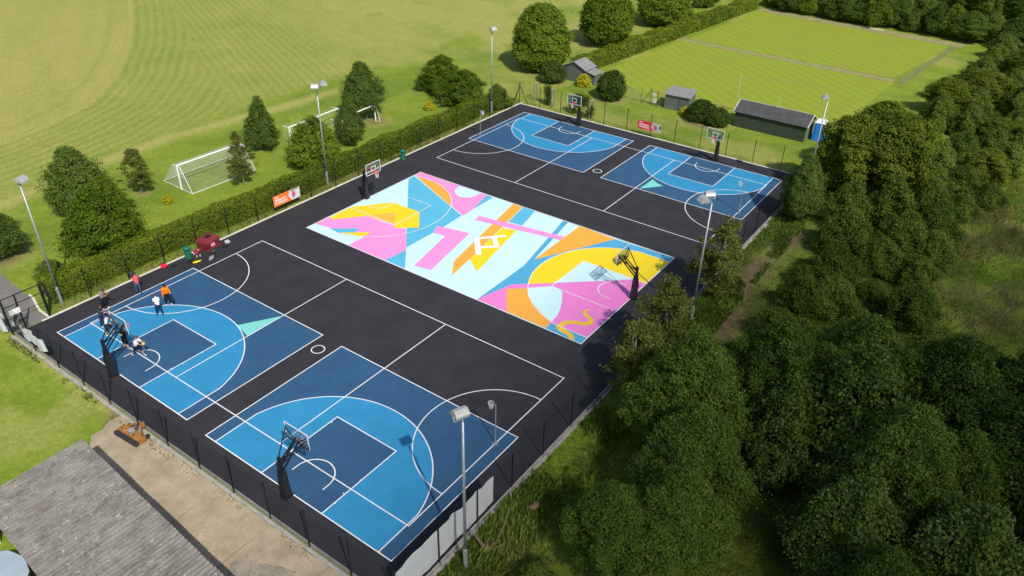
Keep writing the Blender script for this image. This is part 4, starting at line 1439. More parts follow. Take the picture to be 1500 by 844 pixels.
lg = MB().tube([(0, 0, 0.1), (0.3, 0.2, 0.3), (0.35, 0.3, 0.55)], [0.16, 0.2, 0.14], 8).obj('cut_log', BARKP, None, (34.9, -10.6, -0.06))
props(lg, 'short cut log lying in the grass beyond the dead stump', 'log')

# ------------------------------------------------------------------ people
SKIN = mat('skin', (0.45, 0.26, 0.18), 0.6, 0.08)
SKIN2 = mat('skin_dark', (0.2, 0.1, 0.065), 0.6, 0.08)
EYE = mat('eye_dark', (0.02, 0.015, 0.012), 0.4)


def cloth(n, c):
    return mat('cloth_' + n, c, 0.9, 0.15, 6, 0.15)


def limb(a, b, s=1):
    """unit vector for a limb hanging down, pitched a forwards, b outwards"""
    a, b = R(a), R(b)
    return Vector((s * math.sin(b), math.sin(a) * math.cos(b), -math.cos(a) * math.cos(b)))


def person(loc, rz, label, top, bottom, shoes, hair, skin=SKIN, lean=4, arms=((10, 8, 20), (10, 8, 20)), legs=((3, 5, 4), (-3, 5, 4)), long_sleeve=False, shorts=False, Hh=1.75, hood=False, cap=None, head_pitch=10, twist=0):
    k = Hh / 1.75
    V, E, Rd, L = [], [], [], []

    def v(p, r, lab=None):
        V.append(Vector(p) * 1.0)
        Rd.append(r)
        return len(V) - 1
    seg = []

    def e(a, b, lab):
        E.append((a, b))
        seg.append((a, b, lab))
    up = Matrix.Rotation(R(-lean), 3, 'X') @ Vector((0, 0, 1))
    fw = Matrix.Rotation(R(-lean), 3, 'X') @ Vector((0, 1, 0))
    pel = v((0, 0, 0.95), (0.165, 0.13))
    wa = v(V[pel] + up * 0.18, (0.172, 0.135))
    ch = v(V[pel] + up * 0.4, (0.19, 0.14))
    nb = v(V[pel] + up * 0.53, (0.075, 0.07))
    hu = (up + fw * math.tan(R(head_pitch))).normalized()
    nk = v(V[nb] + hu * 0.07, (0.056, 0.058))
    h1 = v(V[nk] + hu * 0.08 + fw * 0.02, (0.075, 0.085))
    h2 = v(V[h1] + hu * 0.08, (0.08, 0.098))
    h3 = v(V[h2] + hu * 0.06, (0.05, 0.06))
    for a, b, lab in ((pel, wa, 'top'), (wa, ch, 'top'), (ch, nb, 'top'), (nb, nk, 'skin'), (nk, h1, 'skin'), (h1, h2, 'skin'), (h2, h3, 'skin')):
        e(a, b, lab)
    hands = []
    for s, (pa, ab, el) in ((-1, arms[0]), (1, arms[1])):
        sh = v(V[pel] + up * 0.47 + Vector((s * 0.18, 0, 0)), (0.085, 0.085))
        d1 = limb(pa + lean * 0.5, ab, s)
        eb = v(V[sh] + d1 * 0.29, (0.052, 0.052))
        d2 = limb(pa + el + lean * 0.5, ab * 0.4 - 6, s)
        wr = v(V[eb] + d2 * 0.25, (0.036, 0.036) if not long_sleeve else (0.045, 0.045))
        hd = v(V[wr] + d2 * 0.09, (0.042, 0.025))
        e(ch, sh, 'top')
        e(sh, eb, 'top')
        e(eb, wr, 'top' if long_sleeve else 'skin')
        e(wr, hd, 'skin')
        hands.append((V[hd].copy(), d2.copy(), s))
    low = 9
    for s, (pa, ab, kn) in ((-1, legs[0]), (1, legs[1])):
        hp = v(V[pel] + Vector((s * 0.095, 0, -0.06)), (0.118, 0.122))
        d1 = limb(pa, ab, s)
        ke_ = v(V[hp] + d1 * 0.42, (0.09, 0.09) if not shorts else (0.084, 0.084))
        d2 = limb(pa - kn, ab * 0.7, s)
        mid = v(V[ke_] + d2 * 0.2, (0.062, 0.066))
        an = v(V[ke_] + d2 * 0.41, (0.046, 0.05))
        to_ = v(V[an] + Vector((s * 0.03, 0.17, -0.035)), (0.042, 0.034))
        e(pel, hp, 'bottom')
        e(hp, ke_, 'bottom')
        e(ke_, mid, 'skin' if shorts else 'bottom')
        e(mid, an, 'skin' if shorts else 'bottom')
        e(an, to_, 'shoe')
        low = min(low, V[an].z - 0.075)
    me = bpy.data.meshes.new('tmp')
    me.from_pydata([p - Vector((0, 0, low)) for p in V], E, [])
    ob = bpy.data.objects.new('tmp', me)
    COL.objects.link(ob)
    ob.modifiers.new('s', 'SKIN')
    for i, sv in enumerate(me.skin_vertices[0].data):
        sv.radius = Rd[i]
        sv.use_root = (i == pel)
    sb = ob.modifiers.new('u', 'SUBSURF')
    sb.levels = 1
    dg = bpy.context.evaluated_depsgraph_get()
    ev = bpy.data.meshes.new_from_object(ob.evaluated_get(dg))
    bpy.data.objects.remove(ob)
    mats = {'top': top, 'bottom': bottom, 'skin': skin, 'shoe': shoes}
    names = list(mats)
    body = MB()
    vs_ = [q.co.copy() for q in ev.vertices]
    dz = Vector((0, 0, -low))
    for p in ev.polygons:
        c = p.center
        best = None
        for a, b, lab in seg:
            A, B = V[a] + dz, V[b] + dz
            t = max(0, min(1, (c - A).dot(B - A) / (B - A).length_squared))
            dd = (c - (A + (B - A) * t)).length - Rd[a][0] * 0.5
            if best is None or dd < best[0]:
                best = (dd, lab, t)
        lab = best[1]
        if lab == 'top' and c.z < V[pel].z - low + 0.02 and abs(c.x) < 0.2:
            lab = 'bottom'
        body.f.append(tuple(p.vertices))
        body.m.append(names.index(lab))
    body.v = [tuple(q) for q in vs_]
    # fingers, nose, ears and eyes
    body.mi = names.index('skin')
    for hp_, d2, s in hands:
        side = Vector((0, 1, 0)).cross(d2)
        fwd = d2.cross(Vector((s, 0, 0))).normalized()
        for q, ln in zip((-1.5, -0.5, 0.5, 1.5), (0.062, 0.075, 0.078, 0.068)):
            b0 = hp_ + dz + fwd * (0.018 * q) + d2 * 0.015
            body.tube([b0, b0 + d2 * ln * 0.55, b0 + d2 * ln * 0.9 + Vector((-s * 0.02, 0, 0))], [0.011, 0.01, 0.007], 5)
        tb = hp_ + dz - d2 * 0.03 + fwd * 0.03
        body.tube([tb, tb + (d2 * 0.6 + fwd * 0.7) * 0.045, tb + (d2 * 0.9 + fwd * 0.6) * 0.06], [0.012, 0.011, 0.008], 5)
    hc = V[h1] + dz
    hfw = (fw - hu * fw.dot(hu)).normalized()
    hx = Vector((1, 0, 0))
    body.tube([hc + hfw * 0.085 + hu * 0.03, hc + hfw * 0.115 + hu * 0.0], [0.008, 0.017], 5)
    for s in (-1, 1):
        body.sphere(hc + hx * s * 0.084 + hu * 0.02, 0.03, 6, 4, (0.4, 0.6, 1))
    body.mi = 4
    for s in (-1, 1):
        body.sphere(hc + hfw * 0.088 + hx * s * 0.033 + hu * 0.045, 0.013, 6, 4)
    body.box(hc + hfw * 0.09 - hu * 0.035, (0.045, 0.012, 0.01))
    root = empty('person', loc + (0.0,), R(rz), label, 'person')
    root.scale = (k, k, k)
    body.obj('body', [top, bottom, skin, shoes, EYE], root, smooth=True)
    ht = MB()
    cc = V[h2] + dz - hfw * 0.012 + hu * 0.0
    ht.sphere(cc, 0.112, 10, 6, (0.86, 1.02, 1.0), -0.15)
    if not cap:
        ht.sphere(cc - hfw * 0.05 - hu * 0.04, 0.09, 8, 5, (0.9, 0.8, 1.0))
    ht.obj('hair' if not cap else 'cap', hair if not cap else cap, root, smooth=True)
    if cap:
        MB().box(cc + hfw * 0.12 + hu * 0.01, (0.13, 0.12, 0.015)).obj('cap_peak', cap, root)
    if hood:
        MB().sphere(V[nb] + dz - fw * 0.09, 0.12, 10, 6, (1.1, 0.8, 0.8)).obj('hood', top, root, smooth=True)
    return root, hands, dz


BLKC, WHTC, NAVY = cloth('black', (0.018, 0.018, 0.02)), cloth('white', (0.72, 0.72, 0.72)), cloth('navy', (0.02, 0.03, 0.075))
DENIM, ORNG, PINK = cloth('denim', (0.05, 0.085, 0.15)), cloth('orange', (0.85, 0.2, 0.01)), cloth('pink', (0.55, 0.09, 0.13))
TAUPE, GREYD = cloth('taupe', (0.3, 0.2, 0.17)), cloth('charcoal', (0.05, 0.05, 0.06))
SHW = cloth('shoe_white', (0.65, 0.65, 0.65))
HB = mat('hair_brown', (0.05, 0.03, 0.018), 0.6)
HK = mat('hair_black', (0.012, 0.01, 0.01), 0.6)
HR = mat('hair_auburn', (0.13, 0.05, 0.03), 0.6)

person((-0.89, -13.6), -70, 'person in dusty pink top and black trousers standing at the sideline near the gate', TAUPE, BLKC, SHW, HB, lean=10, arms=((45, 5, 70), (40, 5, 75)), long_sleeve=True, legs=((6, 4, 2), (-4, 6, 4)), head_pitch=22)
person((1.1, -14.9), -40, 'person in dark top and navy trousers at the court corner left of the hoop', GREYD, NAVY, SHW, HB, lean=6, arms=((35, 6, 60), (50, 6, 40)), legs=((8, 6, 4), (-6, 6, 8)), head_pitch=12)
person((2.3, -15.2), -60, 'player in white shirt and black bib crouching behind the hoop', WHTC, BLKC, SHW, HK, lean=22, arms=((20, 18, 30), (30, 14, 40)), shorts=True, legs=((28, 10, 40), (8, 12, 30)), head_pitch=5)
bib = MB().box((0, 0, 0), (0.3, 0.03, 0.42)).obj('bib', BLKC, None)
pr = [o for o in COL.objects if o.get('label', '').startswith('player in white shirt and black bib')][0]
bib.parent = pr
bib.location = (0, 0.0, 1.08)
bib.rotation_euler = (R(-22), 0, 0)
person((4.82, -15.4), 30, 'player all in black with bare legs under the hoop', BLKC, BLKC, SHW, HK, lean=8, arms=((20, 25, 40), (15, 20, 30)), shorts=True, legs=((6, 8, 8), (-6, 8, 6)), head_pitch=8)
MB().box((0, 0, 0), (0.16, 0.012, 0.1)).obj('shirt_print', cloth('yellow_print', (0.7, 0.5, 0.03)), [o for o in COL.objects if o.get('label', '').startswith('player all in black')][0], (0, -0.16, 1.3))
pl_, hands, dz = person((6.2, -15.35), -75, 'player in white shirt and black shorts carrying a yellow ball', WHTC, BLKC, SHW, HR, lean=10, arms=((42, 4, 45), (48, 4, 45)), shorts=True, legs=((26, 6, 12), (-22, 8, 22)), head_pitch=12)
hp_ = (hands[0][0] + hands[1][0]) / 2 + dz + hands[0][1] * 0.05
wp_ = Matrix.Translation(pl_.location) @ Euler((0, 0, R(-75))).to_matrix().to_4x4() @ hp_
bl = MB().sphere((0, 0, 0), 0.125, 16, 10).obj('basketball', mat('tan_ball', (0.6, 0.4, 0.13), 0.6), None, tuple(wp_), smooth=True)
props(bl, 'tan yellow basketball held by the player in white', 'ball')
person((3.05, -11.7), 70, 'person in white shirt and navy trousers with their back to us on the arc', WHTC, NAVY, SHW, HR, lean=8, arms=((20, 6, 30), (15, 6, 30)), legs=((8, 7, 4), (-8, 7, 4)), head_pitch=15)
pr, hands, dz = person((2.3, -10.5), -112, 'person in bright orange hoodie with dark jacket over one arm', ORNG, BLKC, SHW, HK, lean=3, arms=((12, 12, 40), (10, 14, 20)), long_sleeve=True, hood=True, cap=cloth('cap_navy', (0.03, 0.02, 0.06)), legs=((2, 6, 2), (-2, 6, 2)), Hh=1.8)
ja = MB()
h_ = hands[0][0] + dz
ja.tube([h_ + Vector((0, 0, 0.1)), h_ + Vector((-0.03, 0.02, -0.2)), h_ + Vector((-0.05, 0, -0.5)), h_ + Vector((-0.02, 0, -0.62))], [0.06, 0.12, 0.13, 0.05], 8)
jo = ja.obj('jacket', NAVY, None, smooth=True)
jo.location = pr.location
jo.rotation_euler = pr.rotation_euler
jo.scale = pr.scale
props(jo, 'dark jacket hanging from the arm of the person in orange', 'jacket')
person((-0.75, -10.95), 60, 'person in pink red top and jeans standing on the tarmac by the hedge', PINK, DENIM, GREYD, HB, skin=SKIN2, lean=14, arms=((30, 8, 50), (35, 8, 50)), long_sleeve=True, legs=((10, 3, 6), (-8, 3, 4)), head_pitch=30)


# ------------------------------------------------------------------ belongings by the kerb
def lump(name, loc, size, material, label, cat, seed, extra=None):
    rd = random.Random(seed)
    e = empty(name, loc, rd.uniform(0, 6), label, cat)
    m = MB()
    nu, nv = 12, 7
    vs, fs = [], []
    for j in range(nv + 1):
        a = -math.pi / 2 + math.pi * j / nv
        for i in range(nu):
            t = 2 * math.pi * i / nu
            k = 1 + 0.22 * math.sin(3 * t + seed) * math.cos(2 * a + seed) + rd.uniform(-0.07, 0.07)
            vs.append((size[0] / 2 * k * math.cos(a) ** 0.7 * math.cos(t), size[1] / 2 * k * math.cos(a) ** 0.7 * math.sin(t), max(0.004, size[2] / 2 + size[2] / 2 * k * math.sin(a))))
    for j in range(nv):
        for i in range(nu):
            q = (i + 1) % nu
            fs.append((j * nu + i, j * nu + q, (j + 1) * nu + q, (j + 1) * nu + i))
    m.add(vs, fs)
    m.obj('body' if cat != 'clothes' else 'fabric', material, e, smooth=True)
    if cat == 'bag':
        s = MB()
        s.tube([(-size[0] * 0.25, 0.02, size[2] * 0.9), (-size[0] * 0.15, 0.03, size[2] * 1.15), (size[0] * 0.15, 0.03, size[2] * 1.15), (size[0] * 0.25, 0.02, size[2] * 0.9)], 0.018, 5)
        s.obj('handle', mat('bag_strap', (0.02, 0.02, 0.02), 0.8), e)
        MB().box((0, size[1] * 0.45, size[2] * 0.4), (size[0] * 0.5, 0.06, size[2] * 0.4)).obj('pocket', extra or material, e)
    return e


REDC = cloth('red_bag', (0.6, 0.02, 0.05))
YELC = cloth('yellow', (0.75, 0.6, 0.03))
GREC = cloth('grey', (0.3, 0.32, 0.36))
lump('backpack', (-3.45, -9.9, -0.04), (0.5, 0.4, 0.5), GREYD, 'dark backpack on the kerb beside the person in pink', 'bag', 3)
lump('sports_bag', (-2.62, -7.6, 0), (0.55, 0.42, 0.4), REDC, 'bright red bag on the kerb between hedge and court', 'bag', 5)
lump('shoe_pile', (-2.2, -7.05, 0), (0.6, 0.3, 0.16), BLKC, 'black shoes lying beside the bright red bag', 'shoes', 6)
lump('sports_bag', (-2.45, -4.75, 0), (0.5, 0.5, 0.38), cloth('maroon', (0.3, 0.03, 0.06)), 'maroon bag tucked between green bin and grit bin', 'bag', 9, WHTC)
lump('jacket_pile', (-1.75, -5.75, 0), (0.55, 0.4, 0.16), BLKC, 'black jacket lying in front of the green bin', 'clothes', 10)
lump('towel', (-1.35, -5.5, 0), (0.28, 0.75, 0.1), YELC, 'yellow cloth lying on the tarmac in front of the green bin', 'clothes', 12)
lump('jumper', (-0.95, -4.4, 0), (0.34, 0.85, 0.12), GREC, 'crumpled grey jumper lying on the tarmac near the grit bin', 'clothes', 14)
lump('backpack', (-1.55, -3.75, 0), (0.55, 0.42, 0.38), GREYD, 'dark backpack leaning on the front of the grit bin', 'bag', 15)
lump('carrier_bag', (-2.0, -2.0, 0), (0.5, 0.42, 0.3), cloth('pale_grey', (0.45, 0.45, 0.47)), 'pale grey bag behind the grit bin', 'bag', 17)
lump('shoe_pile', (-1.55, -2.55, 0), (0.45, 0.3, 0.16), BLKC, 'black shoes beside the pale grey bag', 'shoes', 18)
for i, (xx, yy) in enumerate(((-2.05, -5.0), (-1.95, -4.75))):
    b_ = empty('bottle', (xx, yy, 0), 0, 'small white water bottle beside the maroon bag', 'bottle', 'bottles beside the bin')
    MB().tube([(0, 0, 0), (0, 0, 0.17), (0, 0, 0.2)], [0.035, 0.035, 0.018], 8).obj('body', WHTC, b_)
    MB().tube([(0, 0, 0.2), (0, 0, 0.24)], 0.02, 8).obj('cap', REDC, b_)


# ------------------------------------------------------------------ vegetation


def leaf_mat(name, dark, mid, light, trans=0.38):
    m = bpy.data.materials.new(name)
    m.use_nodes = True
    n, l = m.node_tree.nodes, m.node_tree.links
    b = n['Principled BSDF']
    b.inputs['Roughness'].default_value = 0.7
    b.inputs['Specular IOR Level'].default_value = 0.08
    at = n.new('ShaderNodeAttribute')
    at.attribute_name = 'tint'
    oi = n.new('ShaderNodeObjectInfo')
    mr = n.new('ShaderNodeMapRange')
    mr.inputs[3].default_value, mr.inputs[4].default_value = -0.2, 0.2
    l.new(oi.outputs['Random'], mr.inputs[0])
    ad = n.new('ShaderNodeMath')
    l.new(at.outputs['Fac'], ad.inputs[0])
    l.new(mr.outputs[0], ad.inputs[1])
    cr = n.new('ShaderNodeValToRGB')
    cr.color_ramp.elements[0].color = dark + (1,)
    cr.color_ramp.elements[0].position = 0.1
    cr.color_ramp.elements[1].color = light + (1,)
    cr.color_ramp.elements[1].position = 0.95
    e = cr.color_ramp.elements.new(0.5)
    e.color = mid + (1,)
    l.new(ad.outputs[0], cr.inputs[0])
    l.new(cr.outputs[0], b.inputs['Base Color'])
    t = n.new('ShaderNodeBsdfTranslucent')
    l.new(cr.outputs[0], t.inputs['Color'])
    mx = n.new('ShaderNodeMixShader')
    mx.inputs[0].default_value = trans
    l.new(b.outputs[0], mx.inputs[1])
    l.new(t.outputs[0], mx.inputs[2])
    l.new(mx.outputs[0], n['Material Output'].inputs[0])
    return m


def sc3(c, k):
    return tuple(x * k for x in c)


LEAF = {
    'ash': leaf_mat('ash_leaves', (0.03696, 0.07638, 0.01232), (0.08378, 0.1602, 0.02218), (0.1848, 0.2649, 0.04435)),
    'olive': leaf_mat('olive_leaves', (0.05, 0.086, 0.01), (0.125, 0.178, 0.018), (0.25, 0.28, 0.036)),
    'slim': leaf_mat('slim_leaves', (0.085, 0.11, 0.018), (0.18, 0.205, 0.036), (0.33, 0.32, 0.1)),
    'green': leaf_mat('hornbeam_leaves', (0.0576, 0.114, 0.0108), (0.138, 0.216, 0.0192), (0.264, 0.33, 0.0384)),
    'cool': leaf_mat('alder_leaves', (0.045, 0.09, 0.0175), (0.1063, 0.1775, 0.03), (0.2063, 0.275, 0.05625)),
    'dark': leaf_mat('evergreen_leaves', (0.0253, 0.05175, 0.01035), (0.0598, 0.1081, 0.01725), (0.1207, 0.1782, 0.0322)),
    'hedge': leaf_mat('hedge_leaves', (0.077, 0.1265, 0.0099), (0.1815, 0.242, 0.0176), (0.33, 0.363, 0.0352)),
    'yellow': leaf_mat('yellow_leaves', (0.4, 0.36, 0.02), (0.62, 0.55, 0.03), (0.78, 0.72, 0.06)),
    'shrub': leaf_mat('scrub_leaves', (0.04928, 0.09363, 0.01232), (0.117, 0.1872, 0.02587), (0.2464, 0.3018, 0.05544)),
}
BARK = mat('grey_brown_bark', (0.12, 0.095, 0.07), 0.95, 0.3, 6, 0.1, bump=0.4, bscale=25)
BARKW = mat('pale_bark', (0.4, 0.37, 0.32), 0.9, 0.3, 6, 0.1)


def leaf_quads(c, nrm, ax, ln, wd):
    """c,nrm,ax: (n,3); ln,wd (n,) -> verts (4n,3)"""
    nrm /= np.linalg.norm(nrm, axis=1, keepdims=True) + 1e-9
    a = ax - nrm * (ax * nrm).sum(1, keepdims=True)
    a /= np.linalg.norm(a, axis=1, keepdims=True) + 1e-9
    b = np.cross(nrm, a)
    L, W_ = ln[:, None] / 2, wd[:, None] / 2
    fold = nrm * (wd[:, None] * 0.12)
    return np.stack([c - a * L, c + b * W_ + fold - a * L * 0.1, c + a * L, c - b * W_ + fold - a * L * 0.1], 1).reshape(-1, 3)


def leaf_mesh(name, V4, tint, material):
    me = bpy.data.meshes.new(name)
    n = len(V4) // 4
    build_quads(me, V4, np.arange(4 * n).reshape(n, 4))
    at = me.attributes.new('tint', 'FLOAT', 'POINT')
    at.data.foreach_set('value', np.repeat(tint, 4).astype(np.float32))
    me.materials.append(material)
    return me


SHAPES = {
    'ovate': lambda t: np.sin(np.pi * np.clip(t, 0, 1) ** 0.62) ** 0.8,
    'cone': lambda t: np.clip(1.12 * (1 - t) ** 0.75 * np.clip(t / 0.16, 0, 1) ** 0.6, 0, 1),
    'dome': lambda t: np.clip((1 - np.clip((t - 0.25) / 0.75, 0, 1) ** 2.4), 0, 1) ** 0.55 * np.clip(0.55 + t * 2.0, 0, 1),
    'round': lambda t: np.sqrt(np.clip(1 - (2 * t - 1) ** 2, 0, 1)),
    'spread': lambda t: np.clip((1 - np.clip((t - 0.1) / 0.9, 0, 1) ** 1.6), 0, 1) ** 0.7 * np.clip(0.45 + t * 3, 0, 1),
}


def crown(name, seed, r, z0, z1, shape, nclump, nleaf, ln, wd, material, clump=0.24, flat=0.65, core=0.25, droop=0.0, irregular=0.3, fill=0.25):
    g = np.random.default_rng(seed)
    f = SHAPES[shape]
    # clump centres, mostly towards the outside of the crown
    t = g.random(nclump * 6)
    keep = g.random(nclump * 6) < (f(t) ** 1.3 + 0.08)
    t = t[keep][:nclump]
    n = len(t)
    ang = g.random(n) * 2 * np.pi
    lob = 1 + irregular * (np.sin(3 * ang + seed) * 0.5 + np.sin(5 * ang + 7 * t + seed * 2) * 0.5)
    rad = f(t) * lob * np.sqrt(g.uniform(core, 1.0, n))
    cr = r * clump * g.uniform(0.5, 1.5, n)
    C = np.stack([np.cos(ang) * rad * (r - cr * 0.6), np.sin(ang) * rad * (r - cr * 0.6), z0 + t * (z1 - z0 - cr * 0.4)], 1)
    w = cr ** 2
    nc = int(nleaf * (1 - fill))
    idx = g.choice(n, nc, p=w / w.sum())
    d = g.normal(size=(nc, 3))
    d /= np.linalg.norm(d, axis=1, keepdims=True)
    d[:, 2] = np.where(d[:, 2] < -0.3, -d[:, 2] * 0.6, d[:, 2])
    s = g.uniform(0.3, 1.25, nc) ** 0.7
    P = C[idx] + d * (cr[idx] * s)[:, None] * np.array([1, 1, flat])
    tn = (g.normal(size=n) * 0.12)[idx]
    # loose leaves over the whole crown, thinning raggedly at its surface
    m2 = nleaf - nc
    t2 = g.random(m2 * 5)
    t2 = t2[g.random(m2 * 5) < f(t2) + 0.03][:m2]
    m2 = len(t2)
    a2 = g.random(m2) * 2 * np.pi
    rag = fbm((a2 + 20) * 1.6, t2 * 6 + 30, 1.0, seed + 200, 3)
    lob2 = 1 + irregular * (np.sin(3 * a2 + seed) * 0.5 + np.sin(5 * a2 + 7 * t2 + seed * 2) * 0.5)
    r2 = f(t2) * lob2 * (0.5 + 0.85 * rag) * np.sqrt(g.uniform(0.45, 1.0, m2)) * (1 + g.normal(size=m2) * 0.035)
    P2 = np.stack([np.cos(a2) * r2 * r, np.sin(a2) * r2 * r, z0 + t2 * (z1 - z0) + g.normal(size=m2) * 0.06], 1)
    P = np.concatenate([P, P2])
    nleaf = len(P)
    P[:, 2] = np.maximum(P[:, 2], max(0.05, z0 * 0.6))
    out = P - np.array([0, 0, z0 + 0.35 * (z1 - z0)])
    out /= np.linalg.norm(out, axis=1, keepdims=True)
    d = np.concatenate([d, out[nc:]])
    nr = 0.3 * d + 0.4 * out + np.array([0, 0, 0.4]) + g.normal(size=(nleaf, 3)) * 0.55
    ax = g.normal(size=(nleaf, 3)) + out * 0.8 + np.array([0, 0, -droop])
    tint = np.clip(0.48 + g.normal(size=nleaf) * 0.22 + np.concatenate([tn, 0.45 * (rag - 0.5)]), 0, 1)
    V4 = leaf_quads(P, nr, ax, ln * g.uniform(0.65, 1.3, nleaf), wd * g.uniform(0.65, 1.3, nleaf))
    return leaf_mesh(name, V4, tint, material), C


def trunk_mesh(seed, h, r0, C, bark, nb=9):
    g = random.Random(seed)
    m = MB()
    lean = (g.uniform(-0.2, 0.2), g.uniform(-0.2, 0.2))
    P = [(lean[0] * k * h * 0.12, lean[1] * k * h * 0.12, -0.1 + h * k / 4) for k in range(5)]
    m.tube(P, [r0 * 1.25, r0, r0 * 0.8, r0 * 0.55, r0 * 0.25], 8)
    for i in range(nb):
        c = C[g.randrange(len(C))]
        zb = min(max(0.25 * h, c[2] * g.uniform(0.4, 0.75)), 0.85 * h)
        b = (lean[0] * zb * 0.5, lean[1] * zb * 0.5, zb)
        mid = tuple(b[k] * 0.45 + c[k] * 0.55 for k in (0, 1)) + (b[2] * 0.55 + c[2] * 0.45,)
        m.tube([b, mid, tuple(c)], [r0 * 0.42, r0 * 0.26, r0 * 0.08], 5)
    return m.mesh('trunk', bark, True)


KIND = {}


def kind(key, seeds, **k):
    bark = k.pop('bark', BARK)
    tr = k.pop('trunk', 0.16)
    nb = k.pop('nb', 9)
    KIND[key] = []
    for s in seeds:
        me, C = crown('crown', s, material=LEAF[k['leaf']], **{a: b for a, b in k.items() if a != 'leaf'})
        KIND[key].append((me, trunk_mesh(s, k['z1'] * 0.8, tr, C, bark, nb), k['r'], k['z1']))


kind('ash', (1, 2, 3), leaf='ash', r=3.5, z0=1.2, z1=9.0, shape='ovate', nclump=380, nleaf=78000, ln=0.2, wd=0.075, clump=0.14, flat=0.8, droop=0.5, trunk=0.22, fill=0.2)
kind('olive', (4, 5), leaf='olive', r=3.6, z0=1.0, z1=8.6, shape='round', nclump=340, nleaf=48000, ln=0.2, wd=0.14, clump=0.13, trunk=0.22, fill=0.22)
kind('slim', (6, 7, 8), leaf='slim', r=1.6, z0=0.9, z1=6.2, shape='ovate', nclump=130, nleaf=12000, ln=0.16, wd=0.075, clump=0.18, flat=0.9, core=0.05, bark=BARKW, trunk=0.07, irregular=0.6, nb=16, fill=0.08)
kind('shrub', (9, 10, 11, 12), leaf='shrub', r=2.0, z0=0.05, z1=3.0, shape='spread', nclump=210, nleaf=22000, ln=0.16, wd=0.07, clump=0.16, flat=0.9, trunk=0.06, irregular=0.5)
kind('cone', (13, 14), leaf='cool', r=1.9, z0=0.45, z1=5.6, shape='cone', nclump=260, nleaf=22000, ln=0.14, wd=0.1, clump=0.14, flat=0.9, trunk=0.1, fill=0.4)
kind('bushy', (15, 16, 17), leaf='green', r=3.0, z0=0.15, z1=4.9, shape='spread', nclump=300, nleaf=34000, ln=0.17, wd=0.1, clump=0.13, flat=0.7, trunk=0.14, droop=0.3, irregular=0.35, fill=0.15)
kind('dome', (18, 19), leaf='green', r=3.9, z0=0.3, z1=8.4, shape='dome', nclump=520, nleaf=62000, ln=0.24, wd=0.16, clump=0.13, flat=0.9, trunk=0.22, irregular=0.06, core=0.6, fill=0.4)
kind('evergreen', (20, 21), leaf='dark', r=1.9, z0=0.1, z1=3.4, shape='dome', nclump=200, nleaf=11000, ln=0.22, wd=0.1, clump=0.14, flat=0.9, trunk=0.1, irregular=0.15, core=0.4, fill=0.35)
kind('yellow', (22,), leaf='yellow', r=0.9, z0=0.05, z1=1.3, shape='dome', nclump=50, nleaf=2200, ln=0.14, wd=0.09, clump=0.2, trunk=0.04)
kind('alder', (23, 24), leaf='cool', r=2.6, z0=0.5, z1=6.0, shape='ovate', nclump=280, nleaf=30000, ln=0.16, wd=0.1, clump=0.14, flat=0.9, trunk=0.12, fill=0.3)


def tree(key, var, loc, h, r, label, name='tree', cat='tree', group=None, rz=None):
    me, tm, r0, h0 = KIND[key][var % len(KIND[key])]
    e = empty(name, (loc[0], loc[1], -0.06), rz if rz is not None else random.uniform(0, 6.28), label, cat, group)
    e.scale = (r / r0, r / r0, h / h0)
    link('crown', me, e)
    link('trunk', tm, e)
    return e


ORD = ['first', 'second', 'third', 'fourth', 'fifth', 'sixth', 'seventh', 'eighth', 'ninth', 'tenth']


def ordinal_labels(items, per_row, what, where):
    """labels by place: rows counted from the viewer, then from the left"""
    ca, sa = math.cos(0.6213), math.sin(0.6213)
    items = sorted(items, key=lambda o: -o.location.x * sa + o.location.y * ca)
    for r_ in range(0, len(items), per_row):
        row = sorted(items[r_:r_ + per_row], key=lambda o: o.location.x * ca + o.location.y * sa)
        for i, o in enumerate(row):
            o['label'] = '%s %s from left, %s row of %s' % (ORD[i], what, ORD[r_ // per_row], where)


# trees on the playing field
tree('alder', 0, (-16.2, -6.6), 6.6, 2.7, 'tall cool green tree rising behind the bushy tree at left', name='alder_tree')
tree('bushy', 0, (-9.4, -8.6), 5.6, 3.0, 'broad bushy tree touching the hedge at left', name='hornbeam_tree')
tree('bushy', 1, (-11.6, -6.6), 5.2, 2.3, 'bushy tree wedged between the tall cool green tree and the hedge', name='hornbeam_tree')
tree('slim', 0, (-16.5, -0.8), 4.7, 1.35, 'thin young sapling standing alone left of the football goal', name='sapling')
tree('cone', 0, (-16.1, 13.3), 5.9, 2.0, 'neat conical tree between the netted goal and the white goal', name='conical_tree')
tree('slim', 1, (-10.5, 6.3), 5.5, 1.3, 'slim grey birch in front of the netted goal', name='birch_tree')
tree('bushy', 2, (-8.4, 13.8), 5.3, 3.0, 'spreading yellow green tree beside the twin headed floodlight', name='hornbeam_tree')
tree('alder', 1, (-9.6, 19.8), 5.3, 1.6, 'narrow dark tree standing against the hedge behind the goals', name='alder_tree')
tree('alder', 0, (-14.6, 26.8), 6.7, 2.6, 'dark tree behind the right end of the white goals', name='alder_tree')
tree('bushy', 0, (-13.6, 40.0), 4.8, 3.1, 'wide feathery dark shrub left of the far floodlight', name='large_shrub', cat='shrub')
tree('bushy', 1, (-7.9, 37.6), 4.6, 3.1, 'wide bright green shrub overhanging the hedge at its far end', name='large_shrub', cat='shrub')
tree('shrub', 1, (-4.4, 39.6), 3.0, 1.7, 'rounded shrub ending the hedge right of the far floodlight', name='shrub', cat='shrub')
tree('dome', 0, (-9.1, 56.3), 9.0, 4.1, 'big egg shaped tree left of the grey shed', name='domed_tree')
tree('evergreen', 0, (-4.6, 52.6), 2.9, 1.8, 'dark bush beside the grey apex shed', name='bush', cat='bush')
